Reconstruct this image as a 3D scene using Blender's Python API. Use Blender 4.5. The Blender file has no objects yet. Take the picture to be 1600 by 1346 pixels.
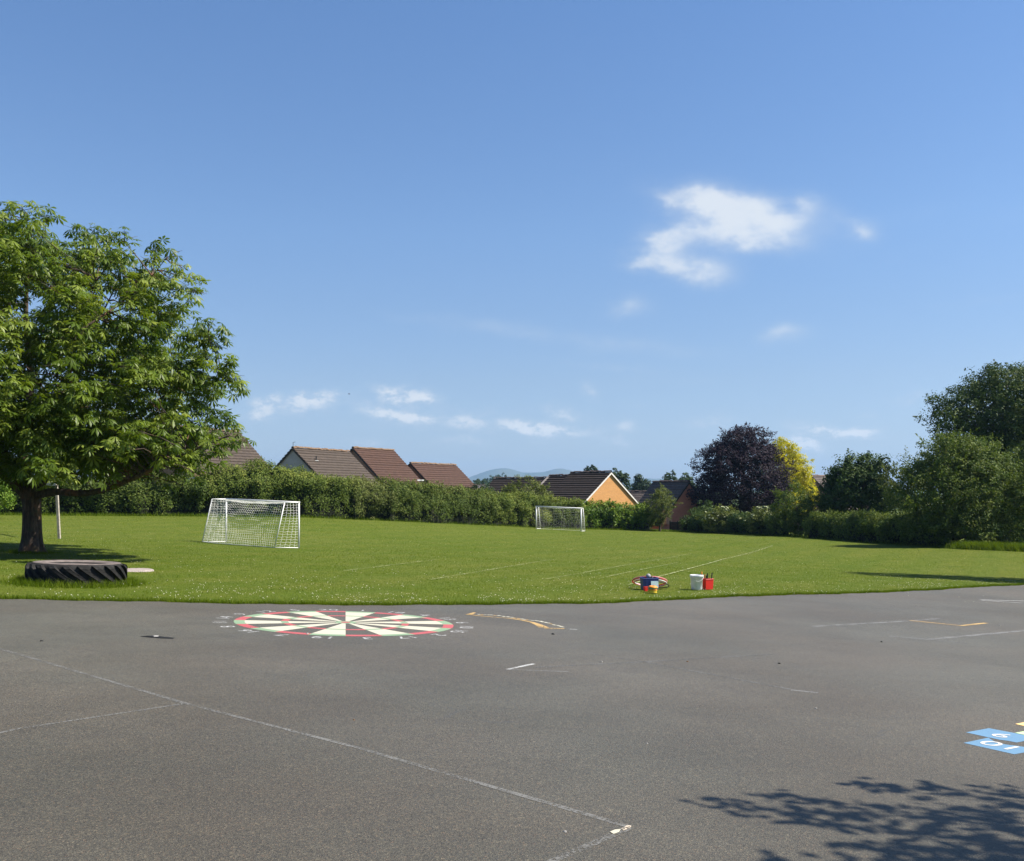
import bpy, math, random
import numpy as np
from mathutils import Vector, Matrix, Quaternion

# ------------------------------------------------------------------ camera
SC = bpy.context.scene
COL = SC.collection
F = 1540.0          # focal length in pixels of a 1600 px wide frame
YH = 765.0          # eye-level line
H = 1.6             # eye height above the playground
cam_d = bpy.data.cameras.new('camera')
cam = bpy.data.objects.new('camera', cam_d)
COL.objects.link(cam)
cam.location = (0, 0, H)
cam.rotation_euler = (math.radians(90), 0, 0)
cam_d.sensor_width = 36.0
cam_d.lens = 36.0 * F / 1600.0
cam_d.shift_y = (YH - 673.0) / 1600.0
cam_d.clip_start = 0.1
cam_d.clip_end = 40000
SC.camera = cam

SUN_EL = math.radians(50)
SUN_AZ = math.radians(-4)            # from +X (right) towards +Y (forward)
SUN_DIR = Vector((math.cos(SUN_EL) * math.cos(SUN_AZ), math.cos(SUN_EL) * math.sin(SUN_AZ), math.sin(SUN_EL)))
sun_d = bpy.data.lights.new('sun', 'SUN')
sun_d.energy = 5.0
sun_d.angle = math.radians(0.5)
sun_d.color = (1.0, 0.93, 0.82)
sun = bpy.data.objects.new('sun', sun_d)
COL.objects.link(sun)
sun.rotation_euler = (-SUN_DIR).to_track_quat('-Z', 'Y').to_euler()
sun.location = (60, 10, 80)

SC.view_settings.view_transform = 'Standard'
SC.view_settings.look = 'None'
SC.view_settings.exposure = 0.96
SC.view_settings.gamma = 1.0
SC.view_settings.use_curve_mapping = False
SC.render.engine = 'CYCLES'
SC.cycles.max_bounces = 6
SC.cycles.diffuse_bounces = 3
SC.cycles.transmission_bounces = 4
SC.cycles.transparent_max_bounces = 12
SC.cycles.use_denoising = True


class NT:
    """tiny node-tree helper"""
    def __init__(self, tree):
        self.t = tree
        self.n = tree.nodes
        self.l = tree.links

    def node(self, kind, **props):
        n = self.n.new(kind)
        for k, v in props.items():
            setattr(n, k, v)
        return n

    def put(self, sock, v):
        if v is None:
            return
        if isinstance(v, bpy.types.NodeSocket):
            self.l.new(v, sock)
        else:
            sock.default_value = v

    def math(self, op, a, b=None, c=None, clamp=False):
        n = self.node('ShaderNodeMath', operation=op, use_clamp=clamp)
        self.put(n.inputs[0], a)
        self.put(n.inputs[1], b)
        self.put(n.inputs[2], c)
        return n.outputs[0]

    def mix(self, fac, a, b, blend='MIX'):
        n = self.node('ShaderNodeMix', data_type='RGBA', blend_type=blend)
        self.put(n.inputs[0], fac)
        self.put(n.inputs[6], a if not isinstance(a, tuple) or len(a) == 4 else (*a, 1))
        self.put(n.inputs[7], b if not isinstance(b, tuple) or len(b) == 4 else (*b, 1))
        return n.outputs[2]

    def noise(self, vec, scale, detail=3, rough=0.55, dim='3D'):
        n = self.node('ShaderNodeTexNoise', noise_dimensions=dim)
        self.put(n.inputs['Vector'], vec)
        n.inputs['Scale'].default_value = scale
        n.inputs['Detail'].default_value = detail
        n.inputs['Roughness'].default_value = rough
        return n.outputs['Fac']

    def ramp(self, fac, stops):
        n = self.node('ShaderNodeValToRGB')
        self.put(n.inputs[0], fac)
        cr = n.color_ramp
        while len(cr.elements) < len(stops):
            cr.elements.new(0.5)
        for e, (p, c) in zip(cr.elements, stops):
            e.position = p
            e.color = c if len(c) == 4 else (*c, 1)
        return n.outputs[0]

    def maprange(self, v, a, b, c=0.0, d=1.0, smooth=True):
        n = self.node('ShaderNodeMapRange', interpolation_type='SMOOTHSTEP' if smooth else 'LINEAR')
        self.put(n.inputs[0], v)
        n.inputs[1].default_value = a
        n.inputs[2].default_value = b
        n.inputs[3].default_value = c
        n.inputs[4].default_value = d
        return n.outputs[0]


# ------------------------------------------------------------------ world sky with the day's clouds
W = bpy.data.worlds.new('World')
SC.world = W
W.use_nodes = True
W.node_tree.nodes.clear()
w = NT(W.node_tree)
sky = w.node('ShaderNodeTexSky', sky_type='NISHITA', sun_disc=False, sun_elevation=SUN_EL,
             sun_rotation=math.radians(90) - SUN_AZ, altitude=60, air_density=1.0, dust_density=0.45, ozone_density=3.0)
SKY_K = 0.086
tc = w.node('ShaderNodeTexCoord').outputs['Generated']
sep = w.node('ShaderNodeSeparateXYZ')
w.put(sep.inputs[0], tc)
dx, dy, dz = sep.outputs
ysafe = w.math('MAXIMUM', dy, 0.05)
u0 = w.math('DIVIDE', dx, ysafe)
v0 = w.math('DIVIDE', dz, ysafe)
# warp the sky coordinates so the cloud edges are ragged
comb = w.node('ShaderNodeCombineXYZ')
w.put(comb.inputs[0], u0)
w.put(comb.inputs[1], w.math('MULTIPLY', v0, 1.6))
uv = comb.outputs[0]
nz1 = w.noise(uv, 13.0, 7, 0.6)
comb2 = w.node('ShaderNodeVectorMath', operation='ADD')
w.put(comb2.inputs[0], uv)
comb2.inputs[1].default_value = (7.3, 3.1, 2.0)
nz2 = w.noise(comb2.outputs[0], 15.0, 7, 0.6)
u = w.math('ADD', u0, w.math('MULTIPLY', w.math('SUBTRACT', nz1, 0.5), 0.050))
v = w.math('ADD', v0, w.math('MULTIPLY', w.math('SUBTRACT', nz2, 0.5), 0.034))
CL = [  # centre x, y, radius x, y (as seen in the sky ahead), tilt, density
    (1150, 336, 118, 42, 12, 1.0), (1105, 318, 60, 26, 8, .75), (1195, 352, 78, 38, 4, .75), (1170, 378, 55, 20, -6, .4),
    (1258, 324, 30, 26, 0, .5), (1315, 340, 60, 26, 25, .26), (1358, 362, 26, 19, 0, .6),
    (1034, 384, 46, 32, -6, .85), (1082, 366, 48, 26, -10, .6), (1110, 425, 52, 26, 4, .95), (1040, 414, 66, 20, 5, .6),
    (1000, 408, 28, 14, 0, .4), (986, 480, 32, 18, -5, .6), (1227, 522, 40, 15, -4, .65), (1045, 312, 24, 12, 40, .22),
    (607, 612, 30, 12, 14, .95), (661, 622, 26, 13, 10, .8), (610, 644, 40, 12, 12, .95), (645, 652, 30, 7, 5, .5),
    (492, 626, 46, 13, -4, .8), (470, 640, 60, 10, 0, .2), (411, 630, 26, 13, 0, .6), (410, 652, 28, 11, 0, .55), (570, 692, 30, 7, 0, .42),
    (724, 660, 36, 13, 6, .65), (822, 666, 52, 12, 10, .8), (845, 674, 40, 9, 0, .4), (880, 648, 34, 11, 14, .45), (740, 693, 24, 9, 10, .4),
    (698, 696, 22, 7, 0, .35), (923, 612, 13, 12, 40, .35), (974, 668, 22, 10, 0, .45), (964, 690, 20, 10, 20, .4), (905, 672, 44, 8, 4, .3),
    (1312, 674, 50, 10, 3, .6), (1262, 668, 30, 9, 0, .4), (1338, 676, 24, 9, 0, .45), (1268, 698, 26, 12, 14, .75), (1246, 692, 20, 12, 0, .45),
    (1112, 662, 44, 11, 0, .3), (1425, 620, 34, 12, 0, .25), (1352, 648, 18, 9, 0, .25), (990, 632, 26, 8, 0, .15), (1545, 468, 90, 8, -6, .14),
    (840, 520, 150, 12, 7, .30), (1010, 545, 120, 14, 3, .22), (960, 575, 90, 8, 4, .14), (700, 505, 90, 8, 8, .14), (640, 668, 100, 7, 4, .14), (780, 640, 50, 6, 0, .1),
]
tot = None
low = None
for cx, cy, rx, ry, rot, dens in CL:
    if cy < 450 and cx > 990:
        rx, ry = rx * .90, ry * .84
    if cy > 560:
        dens = min(dens * 1.35, 1.1)
    cu, cv = (cx - 800) / F, (YH - cy) / F
    r = math.radians(-rot)
    ax, ay = F / rx * math.cos(r), F / rx * math.sin(r)
    bx, by = -F / ry * math.sin(r), F / ry * math.cos(r)
    du = w.math('SUBTRACT', u, cu)
    dv = w.math('SUBTRACT', v, cv)
    p = w.math('MULTIPLY_ADD', dv, ay, w.math('MULTIPLY', du, ax))
    q = w.math('MULTIPLY_ADD', dv, by, w.math('MULTIPLY', du, bx))
    r2 = w.math('MULTIPLY_ADD', p, p, w.math('MULTIPLY', q, q))
    g = w.math('MULTIPLY', w.math('EXPONENT', w.math('MULTIPLY', r2, -0.95)), dens)
    if cy > 560:
        low = g if low is None else w.math('ADD', low, g)
    else:
        tot = g if tot is None else w.math('ADD', tot, g)
fine = w.noise(uv, 26.0, 6, 0.55)
puff = w.math('MULTIPLY', tot, w.maprange(fine, 0.30, 0.70, 0.62, 1.15))
ahead = w.maprange(dy, 0.1, 0.25)
crumb = w.noise(uv, 62.0, 5, 0.6)
puff = w.math('ADD', puff, w.math('MULTIPLY', low, w.maprange(crumb, 0.32, 0.62, 0.42, 1.3)))
puff = w.math('MULTIPLY', puff, ahead)
# thin scattered cloud all round the low sky
comb3 = w.node('ShaderNodeCombineXYZ')
el = w.math('MAXIMUM', dz, 0.02)
w.put(comb3.inputs[0], w.math('DIVIDE', dx, w.math('ADD', el, 0.12)))
w.put(comb3.inputs[1], w.math('DIVIDE', dy, w.math('ADD', el, 0.12)))
far = w.noise(comb3.outputs[0], 1.3, 6, 0.6)
far = w.math('MULTIPLY', w.maprange(far, 0.55, 0.80), w.maprange(dz, 0.02, 0.35, 0.32, 0.10))
dens = w.math('ADD', puff, far)
cover = w.maprange(dens, -0.08, 1.42, 0.0, 0.86)
cloud_col = w.mix(w.maprange(dens, 0.25, 1.05), (3.9, 4.35, 4.9), (5.0, 5.25, 5.5))
grade = w.ramp(w.math('MAXIMUM', dz, 0.0), [(0.0, (.56, .60, .77)), (0.045, (.59, .62, .78)), (0.11, (.665, .67, .76)), (0.18, (.70, .735, .82)), (0.25, (.73, .805, .90)), (0.48, (.66, .82, .98)), (1.0, (.60, .70, .82))])
skyc = w.mix(cover, w.mix(1.0, sky.outputs[0], grade, 'MULTIPLY'), cloud_col)
bg = w.node('ShaderNodeBackground')
w.put(bg.inputs[0], skyc)
bg.inputs[1].default_value = SKY_K
wo = w.node('ShaderNodeOutputWorld')
w.l.new(bg.outputs[0], wo.inputs[0])

# ------------------------------------------------------------------ places
rng = np.random.default_rng(11)
random.seed(5)
SB, SCc = -0.04, -(805.0 - YH) / F          # the playground falls gently to the right and away
TAB = [(-600, 58, 803), (-100, 58, 804), (150, 60, 805.5), (320, 62, 806.5), (470, 66, 808), (650, 73, 815.5), (840, 84, 824.5),
       (1010, 88, 829.5), (1075, 87, 832), (1230, 76, 838), (1350, 66, 847), (1500, 56, 857), (1600, 53, 861), (1800, 50, 868), (2600, 50, 890)]
TP = np.array([t[0] for t in TAB], float)
TD = np.array([t[1] for t in TAB], float)
TA = np.array([805 + .04 * (t[0] - 800) + F * H / t[1] - t[2] for t in TAB])


def sstep(a, b, x):
    t = np.clip((x - a) / (b - a), 0, 1)
    return t * t * (3 - 2 * t)


def zg(x, y):
    """height of the ground; works on arrays"""
    x = np.asarray(x, float)
    y = np.asarray(y, float)
    ys = np.maximum(y, 20)
    px = 800 + F * x / ys
    A = np.interp(px, TP, TA)
    D = np.interp(px, TP, TD)
    near = SB * np.clip(x, -60, 60) + SCc * np.minimum(y, 120) + A / F * np.minimum(ys, 95) * sstep(36, D * .96, y)
    far = -7.5 + 2.0 * np.sin(x * .004 + 1) * np.cos(y * .0023)
    k = sstep(95, 260, np.hypot(x * .8, y))
    return near * (1 - k) + far * k


def z1(x, y):
    return float(zg(x, y))


def at(px, py, d):
    return Vector(((px - 800) / F * d, d, H + (YH - py) / F * d))


def gp(px, py):
    """ground point seen at a pixel"""
    lo, hi = 2.0, 95.0
    t = (px - 800) / F
    for _ in range(60):
        m = (lo + hi) / 2
        yy = YH + F * (H - z1(t * m, m)) / m
        if yy > py:
            lo = m
        else:
            hi = m
    return Vector((t * lo, lo, z1(t * lo, lo)))


# ------------------------------------------------------------------ object helpers
def tag(o, label=None, cat=None, group=None, kind=None):
    if label: o['label'] = label
    if cat: o['category'] = cat
    if group: o['group'] = group
    if kind: o['kind'] = kind
    return o


def empty(name, loc=(0, 0, 0), rz=0.0):
    o = bpy.data.objects.new(name, None)
    o.location = loc
    o.rotation_euler = (0, 0, rz)
    o.empty_display_size = .2
    COL.objects.link(o)
    return o


def link(name, me, mat=None, parent=None):
    if mat is not None and not me.materials:
        me.materials.append(mat)
    o = bpy.data.objects.new(name, me)
    COL.objects.link(o)
    if parent is not None:
        o.parent = parent
    return o


def np_mesh(name, V, Fc, tint=None, smooth=False):
    """V (n,3); Fc list of equal-length index arrays"""
    V = np.ascontiguousarray(V, dtype=np.float32)
    Fc = np.ascontiguousarray(Fc, dtype=np.int32)
    k = Fc.shape[1]
    m = len(Fc)
    me = bpy.data.meshes.new(name)
    me.vertices.add(len(V))
    me.vertices.foreach_set('co', V.ravel())
    me.loops.add(m * k)
    me.loops.foreach_set('vertex_index', Fc.ravel())
    me.polygons.add(m)
    me.polygons.foreach_set('loop_start', np.arange(0, m * k, k, dtype=np.int32))
    if tint is not None:
        a = me.attributes.new('tint', 'FLOAT', 'FACE')
        a.data.foreach_set('value', np.ascontiguousarray(tint, dtype=np.float32))
    if smooth:
        me.polygons.foreach_set('use_smooth', np.ones(m, dtype=bool))
    me.update(calc_edges=True)
    me.validate()
    return me


class MB:
    """collects polygons of any size into one mesh"""
    def __init__(self):
        self.v = []
        self.f = []

    def add(self, vs, fs):
        o = len(self.v)
        self.v += [tuple(p) for p in vs]
        self.f += [tuple(o + i for i in f) for f in fs]
        return self

    def box(self, c, s, M=None):
        hx, hy, hz = s[0] / 2, s[1] / 2, s[2] / 2
        vs = [Vector((x * hx, y * hy, z * hz)) for z in (-1, 1) for y in (-1, 1) for x in (-1, 1)]
        if M is not None:
            vs = [M @ p for p in vs]
        c = Vector(c)
        return self.add([p + c for p in vs], [(0, 2, 3, 1), (4, 5, 7, 6), (0, 1, 5, 4), (2, 6, 7, 3), (0, 4, 6, 2), (1, 3, 7, 5)])

    def tube(self, pts, r, n=8, cap=True):
        pts = [Vector(p) for p in pts]
        rs = r if isinstance(r, (list, tuple)) else [r] * len(pts)
        vs = []
        ref = None
        for i, p in enumerate(pts):
            a = pts[max(i - 1, 0)]
            b = pts[min(i + 1, len(pts) - 1)]
            t = (b - a).normalized()
            if ref is None:
                ref = Vector((0, 0, 1)) if abs(t.z) < .9 else Vector((1, 0, 0))
            e1 = t.cross(ref).normalized()
            e2 = e1.cross(t).normalized()
            ref = e2
            for k in range(n):
                an = 2 * math.pi * k / n
                vs.append(p + (e1 * math.cos(an) + e2 * math.sin(an)) * rs[i])
        fs = []
        for i in range(len(pts) - 1):
            for k in range(n):
                k2 = (k + 1) % n
                fs.append((i * n + k, i * n + k2, (i + 1) * n + k2, (i + 1) * n + k))
        if cap:
            fs.append(tuple(range(n - 1, -1, -1)))
            fs.append(tuple((len(pts) - 1) * n + k for k in range(n)))
        return self.add(vs, fs)

    def lathe(self, prof, n=24, closed=False):
        vs, fs = [], []
        m = len(prof)
        for k in range(n):
            an = 2 * math.pi * k / n
            for r, z in prof:
                vs.append((r * math.cos(an), r * math.sin(an), z))
        for k in range(n):
            k2 = (k + 1) % n
            for i in range(m if closed else m - 1):
                j = (i + 1) % m
                fs.append((k * m + i, k2 * m + i, k2 * m + j, k * m + j))
        return self.add(vs, fs)

    def mesh(self, name, smooth=False):
        me = bpy.data.meshes.new(name)
        me.from_pydata(self.v, [], self.f)
        if smooth:
            me.polygons.foreach_set('use_smooth', np.ones(len(me.polygons), dtype=bool))
        me.update()
        return me

    def build(self, name, mat, parent=None, smooth=False):
        return link(name, self.mesh(name, smooth), mat, parent)


# ------------------------------------------------------------------ materials
def new_mat(name):
    m = bpy.data.materials.new(name)
    m.use_nodes = True
    t = NT(m.node_tree)
    bs = m.node_tree.nodes['Principled BSDF']
    out = m.node_tree.nodes['Material Output']
    return m, t, bs, out


def surf(name, base, rough=.7, var=.25, scale=6, bump=0.0, bscale=60, spec=.3, base2=None, metal=0):
    m, t, bs, out = new_mat(name)
    co = t.node('ShaderNodeTexCoord').outputs['Object']
    n = t.noise(co, scale, 5)
    b2 = base2 or tuple(c * (1 - var) for c in base)
    c = t.mix(t.maprange(n, .35, .65), b2, base)
    t.put(bs.inputs['Base Color'], c)
    bs.inputs['Roughness'].default_value = rough
    bs.inputs['Specular IOR Level'].default_value = spec
    bs.inputs['Metallic'].default_value = metal
    if bump:
        bn = t.node('ShaderNodeBump')
        bn.inputs['Strength'].default_value = bump
        bn.inputs['Distance'].default_value = .02
        t.put(bn.inputs['Height'], t.noise(co, bscale, 4))
        t.put(bs.inputs['Normal'], bn.outputs[0])
    return m


def leaf_mat(name, dark, mid, light, trans=.35, rough=.6, spec=.14):
    m, t, bs, out = new_mat(name)
    a = t.node('ShaderNodeAttribute', attribute_name='tint').outputs['Fac']
    c = t.ramp(a, [(0.0, dark), (0.55, mid), (1.0, light)])
    t.put(bs.inputs['Base Color'], c)
    bs.inputs['Roughness'].default_value = rough
    bs.inputs['Specular IOR Level'].default_value = spec
    tr = t.node('ShaderNodeBsdfTranslucent')
    t.put(tr.inputs[0], t.mix(1.0, c, (1.25, 1.25, .55), 'MULTIPLY'))
    mx = t.node('ShaderNodeMixShader')
    mx.inputs[0].default_value = trans
    t.l.new(bs.outputs[0], mx.inputs[1])
    t.l.new(tr.outputs[0], mx.inputs[2])
    t.l.new(mx.outputs[0], out.inputs[0])
    return m


def paint(name, col, wear=.35, scale=60, rough=.65):
    """paint worn off in specks, letting the ground show through"""
    m, t, bs, out = new_mat(name)
    co = t.node('ShaderNodeTexCoord').outputs['Object']
    n1 = t.noise(co, scale, 3, .7)
    n2 = t.noise(co, scale * .06, 4)
    s = t.math('ADD', t.math('MULTIPLY', n1, .7), t.math('MULTIPLY', n2, .3))
    al = t.maprange(s, wear - .06, wear + .06)
    t.put(bs.inputs['Base Color'], t.mix(n2, tuple(c * .86 for c in col), col))
    bs.inputs['Roughness'].default_value = rough
    tr = t.node('ShaderNodeBsdfTransparent')
    mx = t.node('ShaderNodeMixShader')
    t.put(mx.inputs[0], al)
    t.l.new(tr.outputs[0], mx.inputs[1])
    t.l.new(bs.outputs[0], mx.inputs[2])
    t.l.new(mx.outputs[0], out.inputs[0])
    return m


def asphalt_mat():
    m, t, bs, out = new_mat('asphalt')
    co = t.node('ShaderNodeTexCoord').outputs['Object']
    vo = t.node('ShaderNodeTexVoronoi', feature='F1')
    t.put(vo.inputs['Vector'], co)
    vo.inputs['Scale'].default_value = 150
    sp = t.node('ShaderNodeSeparateColor')
    t.put(sp.inputs[0], vo.outputs['Color'])
    vo2 = t.node('ShaderNodeTexVoronoi', feature='F1')
    t.put(vo2.inputs['Vector'], co)
    vo2.inputs['Scale'].default_value = 80
    sp2 = t.node('ShaderNodeSeparateColor')
    t.put(sp2.inputs[0], vo2.outputs['Color'])
    big = t.noise(co, .28, 5, .6)
    mid = t.noise(co, 2.2, 5, .65)
    c = t.mix(t.maprange(big, .3, .7), (.0598, .0533, .0403), (.0835, .0770, .0619))
    c = t.mix(t.math('MULTIPLY', t.maprange(mid, .45, .75), .35), c, (.0533, .0475, .0374))
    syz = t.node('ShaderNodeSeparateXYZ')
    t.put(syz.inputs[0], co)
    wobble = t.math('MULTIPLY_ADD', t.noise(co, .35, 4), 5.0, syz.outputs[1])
    old = t.maprange(wobble, 5.5, 15.0)  # by distance, not age: view-angle shading put into the albedo, darker near
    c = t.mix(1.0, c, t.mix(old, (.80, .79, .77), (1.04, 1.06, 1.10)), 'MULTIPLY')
    hue = t.noise(co, .21, 5, .6)
    c = t.mix(1.0, c, t.mix(t.maprange(hue, .36, .64), (1.04, 1.00, .94), (.96, 1.01, .99)), 'MULTIPLY')
    c = t.mix(1.0, c, t.mix(t.maprange(t.noise(co, .9, 5, .65), .35, .68), (1.05, 1.05, 1.05), (1.16, 1.16, 1.16)), 'MULTIPLY')
    stain = t.noise(co, .55, 6, .7)
    c = t.mix(t.math('MULTIPLY', t.maprange(stain, .58, .72), .22), c, (.042, .039, .034))
    # chips of pale, dark and brown stone
    k = t.ramp(sp.outputs[0], [(0, (.60, .59, .58)), (.3, (.88, .87, .86)), (.62, (1.0, 1.0, 1.0)), (.86, (1.16, 1.14, 1.10)), (.98, (1.7, 1.66, 1.58))])
    c = t.mix(1.0, c, k, 'MULTIPLY')
    k2 = t.ramp(sp2.outputs[1], [(0, (.72, .72, .72)), (.5, (1, 1, 1)), (.93, (1.12, 1.1, 1.05)), (1, (1.5, 1.45, 1.35))])
    c = t.mix(1.0, c, k2, 'MULTIPLY')
    brown = t.math('MULTIPLY', t.maprange(sp.outputs[2], .95, .98), .4)
    c = t.mix(brown, c, (.20, .12, .07))
    # hairline cracks
    vc = t.node('ShaderNodeTexVoronoi', feature='DISTANCE_TO_EDGE')
    wv = t.node('ShaderNodeVectorMath', operation='ADD')
    t.put(wv.inputs[0], co)
    nn = t.node('ShaderNodeTexNoise')
    t.put(nn.inputs['Vector'], co)
    nn.inputs['Scale'].default_value = 1.1
    nn.inputs['Detail'].default_value = 6
    t.put(wv.inputs[1], nn.outputs['Color'])
    t.put(vc.inputs['Vector'], wv.outputs[0])
    vc.inputs['Scale'].default_value = .22
    crack = t.math('MULTIPLY', t.maprange(vc.outputs['Distance'], .0, .0035, 1, 0), t.maprange(t.noise(co, .9, 3), .5, .62))
    c = t.mix(t.math('MULTIPLY', crack, .5), c, (.05, .05, .05))
    t.put(bs.inputs['Base Color'], c)
    bs.inputs['Roughness'].default_value = .60
    bs.inputs['Specular IOR Level'].default_value = .5
    bn = t.node('ShaderNodeBump')
    bn.inputs['Strength'].default_value = .55
    bn.inputs['Distance'].default_value = .006
    t.put(bn.inputs['Height'], vo.outputs['Distance'])
    t.put(bs.inputs['Normal'], bn.outputs[0])
    return m


def turf_mat():
    m, t, bs, out = new_mat('turf')
    co = t.node('ShaderNodeTexCoord').outputs['Object']
    big = t.noise(co, .06, 4, .6)
    mid = t.noise(co, .55, 5, .65)
    sm = t.noise(co, 6, 5, .7)
    tiny = t.noise(co, 38, 3, .7)
    c = t.mix(t.maprange(big, .35, .65), (.0729, .1059, .0058), (.1046, .1248, .0159))
    c = t.mix(t.math('MULTIPLY', t.maprange(mid, .4, .66), .7), c, (.1250, .1375, .0243))
    c = t.mix(t.math('MULTIPLY', t.maprange(sm, .42, .7), .55), c, (.0575, .0939, .0053))
    c = t.mix(t.math('MULTIPLY', t.maprange(tiny, .48, .7), .6), c, (.1563, .1644, .0354))
    clump = t.noise(co, 1.9, 4, .6)
    c = t.mix(t.math('MULTIPLY', t.maprange(clump, .48, .66), .45), c, (.0441, .0791, .0039))
    c = t.mix(t.math('MULTIPLY', t.maprange(t.noise(co, 3.3, 4, .6), .54, .70), .40), c, (.1483, .1548, .0341))
    # mowing lanes running off to the far right
    rot = t.node('ShaderNodeVectorRotate', rotation_type='Z_AXIS')
    t.put(rot.inputs['Vector'], co)
    rot.inputs['Angle'].default_value = math.radians(28)
    sx = t.node('ShaderNodeSeparateXYZ')
    t.put(sx.inputs[0], rot.outputs[0])
    wob = t.math('ADD', sx.outputs[0], t.math('MULTIPLY', mid, .25))
    lane = t.math('SINE', t.math('MULTIPLY', wob, 2.6))
    c = t.mix(t.math('MULTIPLY', t.maprange(lane, -.7, .7), .24), c, (.0561, .0990, .0085))
    # far country turns duller
    cd = t.node('ShaderNodeSeparateXYZ')
    t.put(cd.inputs[0], co)
    c = t.mix(t.maprange(cd.outputs[1], 120, 500), c, t.mix(t.maprange(t.noise(co, .012, 4), .4, .6), (.0401, .0646, .0142), (.0802, .0947, .0256)))
    t.put(bs.inputs['Base Color'], c)
    bs.inputs['Roughness'].default_value = .95
    bs.inputs['Specular IOR Level'].default_value = .1
    bn = t.node('ShaderNodeBump')
    bn.inputs['Strength'].default_value = .9
    bn.inputs['Distance'].default_value = .05
    t.put(bn.inputs['Height'], t.math('ADD', sm, t.math('MULTIPLY', tiny, .6)))
    t.put(bs.inputs['Normal'], bn.outputs[0])
    return m


def brick_mat(name, c1, c2, mortar):
    m, t, bs, out = new_mat(name)
    co = t.node('ShaderNodeTexCoord').outputs['Object']
    # bricks laid along the wall: use horizontal run + height
    sx = t.node('ShaderNodeSeparateXYZ')
    t.put(sx.inputs[0], co)
    cb = t.node('ShaderNodeCombineXYZ')
    t.put(cb.inputs[0], t.math('ADD', sx.outputs[0], t.math('MULTIPLY', sx.outputs[1], .4)))
    t.put(cb.inputs[1], sx.outputs[2])
    b = t.node('ShaderNodeTexBrick')
    t.put(b.inputs['Vector'], cb.outputs[0])
    b.inputs['Color1'].default_value = (*c1, 1)
    b.inputs['Color2'].default_value = (*c2, 1)
    b.inputs['Mortar'].default_value = (*mortar, 1)
    b.inputs['Scale'].default_value = 1
    b.inputs['Mortar Size'].default_value = .010
    b.inputs['Brick Width'].default_value = .225
    b.inputs['Row Height'].default_value = .075
    n = t.noise(co, 1.2, 5, .6)
    c = t.mix(t.math('MULTIPLY', t.maprange(n, .4, .7), .4), b.outputs['Color'], tuple(k * .72 for k in c1))
    t.put(bs.inputs['Base Color'], c)
    bs.inputs['Roughness'].default_value = .85
    return m


def tile_mat(name, base, lichen):
    m, t, bs, out = new_mat(name)
    co = t.node('ShaderNodeTexCoord').outputs['Object']
    oi = t.node('ShaderNodeObjectInfo').outputs['Random']
    n = t.noise(co, 3.0, 5, .65)
    c = t.mix(t.maprange(n, .35, .7), tuple(k * .72 for k in base), tuple(k * 1.12 for k in base))
    c = t.mix(t.math('MULTIPLY', t.maprange(t.noise(co, 9, 4), .58, .72), .45), c, lichen)
    c = t.mix(t.math('MULTIPLY', oi, .25), c, tuple(k * .7 for k in base))
    t.put(bs.inputs['Base Color'], c)
    bs.inputs['Roughness'].default_value = .8
    bs.inputs['Specular IOR Level'].default_value = .25
    return m


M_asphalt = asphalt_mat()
M_turf = turf_mat()
M_white_paint = paint('white_line_paint', (.4200, .4200, .4032), .45)
M_mid_paint = paint('thin_white_paint', (.185, .182, .17), .465)
M_faint_paint = paint('worn_white_paint', (.150, .146, .132), .482)
M_vfaint_paint = paint('nearly_gone_white_paint', (.125, .122, .112), .49)
M_yellow_paint = paint('yellow_paint', (.4872, .3192, .1176), .45)
M_cream_paint = paint('cream_paint', (.5040, .4788, .3696), .31)
M_red_paint = paint('red_paint', (.4200, .0882, .0924), .37)
M_green_paint = paint('green_paint', (.2100, .3108, .1848), .35)
M_number_paint = paint('number_paint', (.4704, .4704, .4620), .455)
M_blue_paint = paint('blue_paint', (.115, .235, .365), .33)
M_lime_paint = paint('lime_paint', (.50, .70, .36), .30)
M_orange_paint = paint('orange_paint', (.85, .55, .22), .30)
M_white_metal = surf('white_painted_metal', (.70, .70, .68), .4, .08, 8, spec=.5)
M_net = surf('net_cord', (.70, .70, .66), .8, .06, 8)
M_white_wood = surf('weathered_white_wood', (.44, .39, .32), .75, .35, 9)
M_rubber = surf('tyre_rubber', (.016, .0155, .015), .8, .3, 9, .3, 50, spec=.12, base2=(.028, .027, .026))
M_dust = surf('dusty_rubber', (.17, .14, .125), .9, .35, 7, .3, 40)
M_stone = surf('pale_stone', (.34, .29, .26), .9, .3, 14, .5, 50)
M_bark = None

# ------------------------------------------------------------------ ground, playground, hills
ys = np.concatenate([np.arange(-40, 110, 1.0), np.geomspace(110, 8050, 60)])
us = np.concatenate([np.linspace(-1.6, -.75, 16), np.linspace(-.74, .74, 150), np.linspace(.75, 1.6, 16)])
YY, UU = np.meshgrid(ys, us, indexing='ij')
XX = UU * np.maximum(YY + 45, 5) * np.where(YY > 0, 1, 1)
ZZ = zg(XX, YY)
V = np.stack([XX, YY, ZZ], -1).reshape(-1, 3)
nr, nc = XX.shape
I = np.arange(nr * nc).reshape(nr, nc)
Fq = np.stack([I[:-1, :-1], I[:-1, 1:], I[1:, 1:], I[1:, :-1]], -1).reshape(-1, 4)
ground = link('ground', np_mesh('ground', V, Fq, smooth=True), M_turf)
tag(ground, kind='structure')

EDGE = [(-120, 936), (0, 937.5), (100, 939), (200, 941), (300, 943), (400, 945), (500, 946.5), (620, 947), (700, 946.5), (800, 945.5),
        (900, 944.5), (955, 943.5), (1074, 937.5), (1160, 933), (1240, 930.6), (1350, 928), (1465, 922.7), (1520, 918.5), (1600, 915), (1680, 911)]
ep = [gp(*e) for e in EDGE]
exs = np.array([p.x for p in ep])
eys = np.array([p.y for p in ep])


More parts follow.
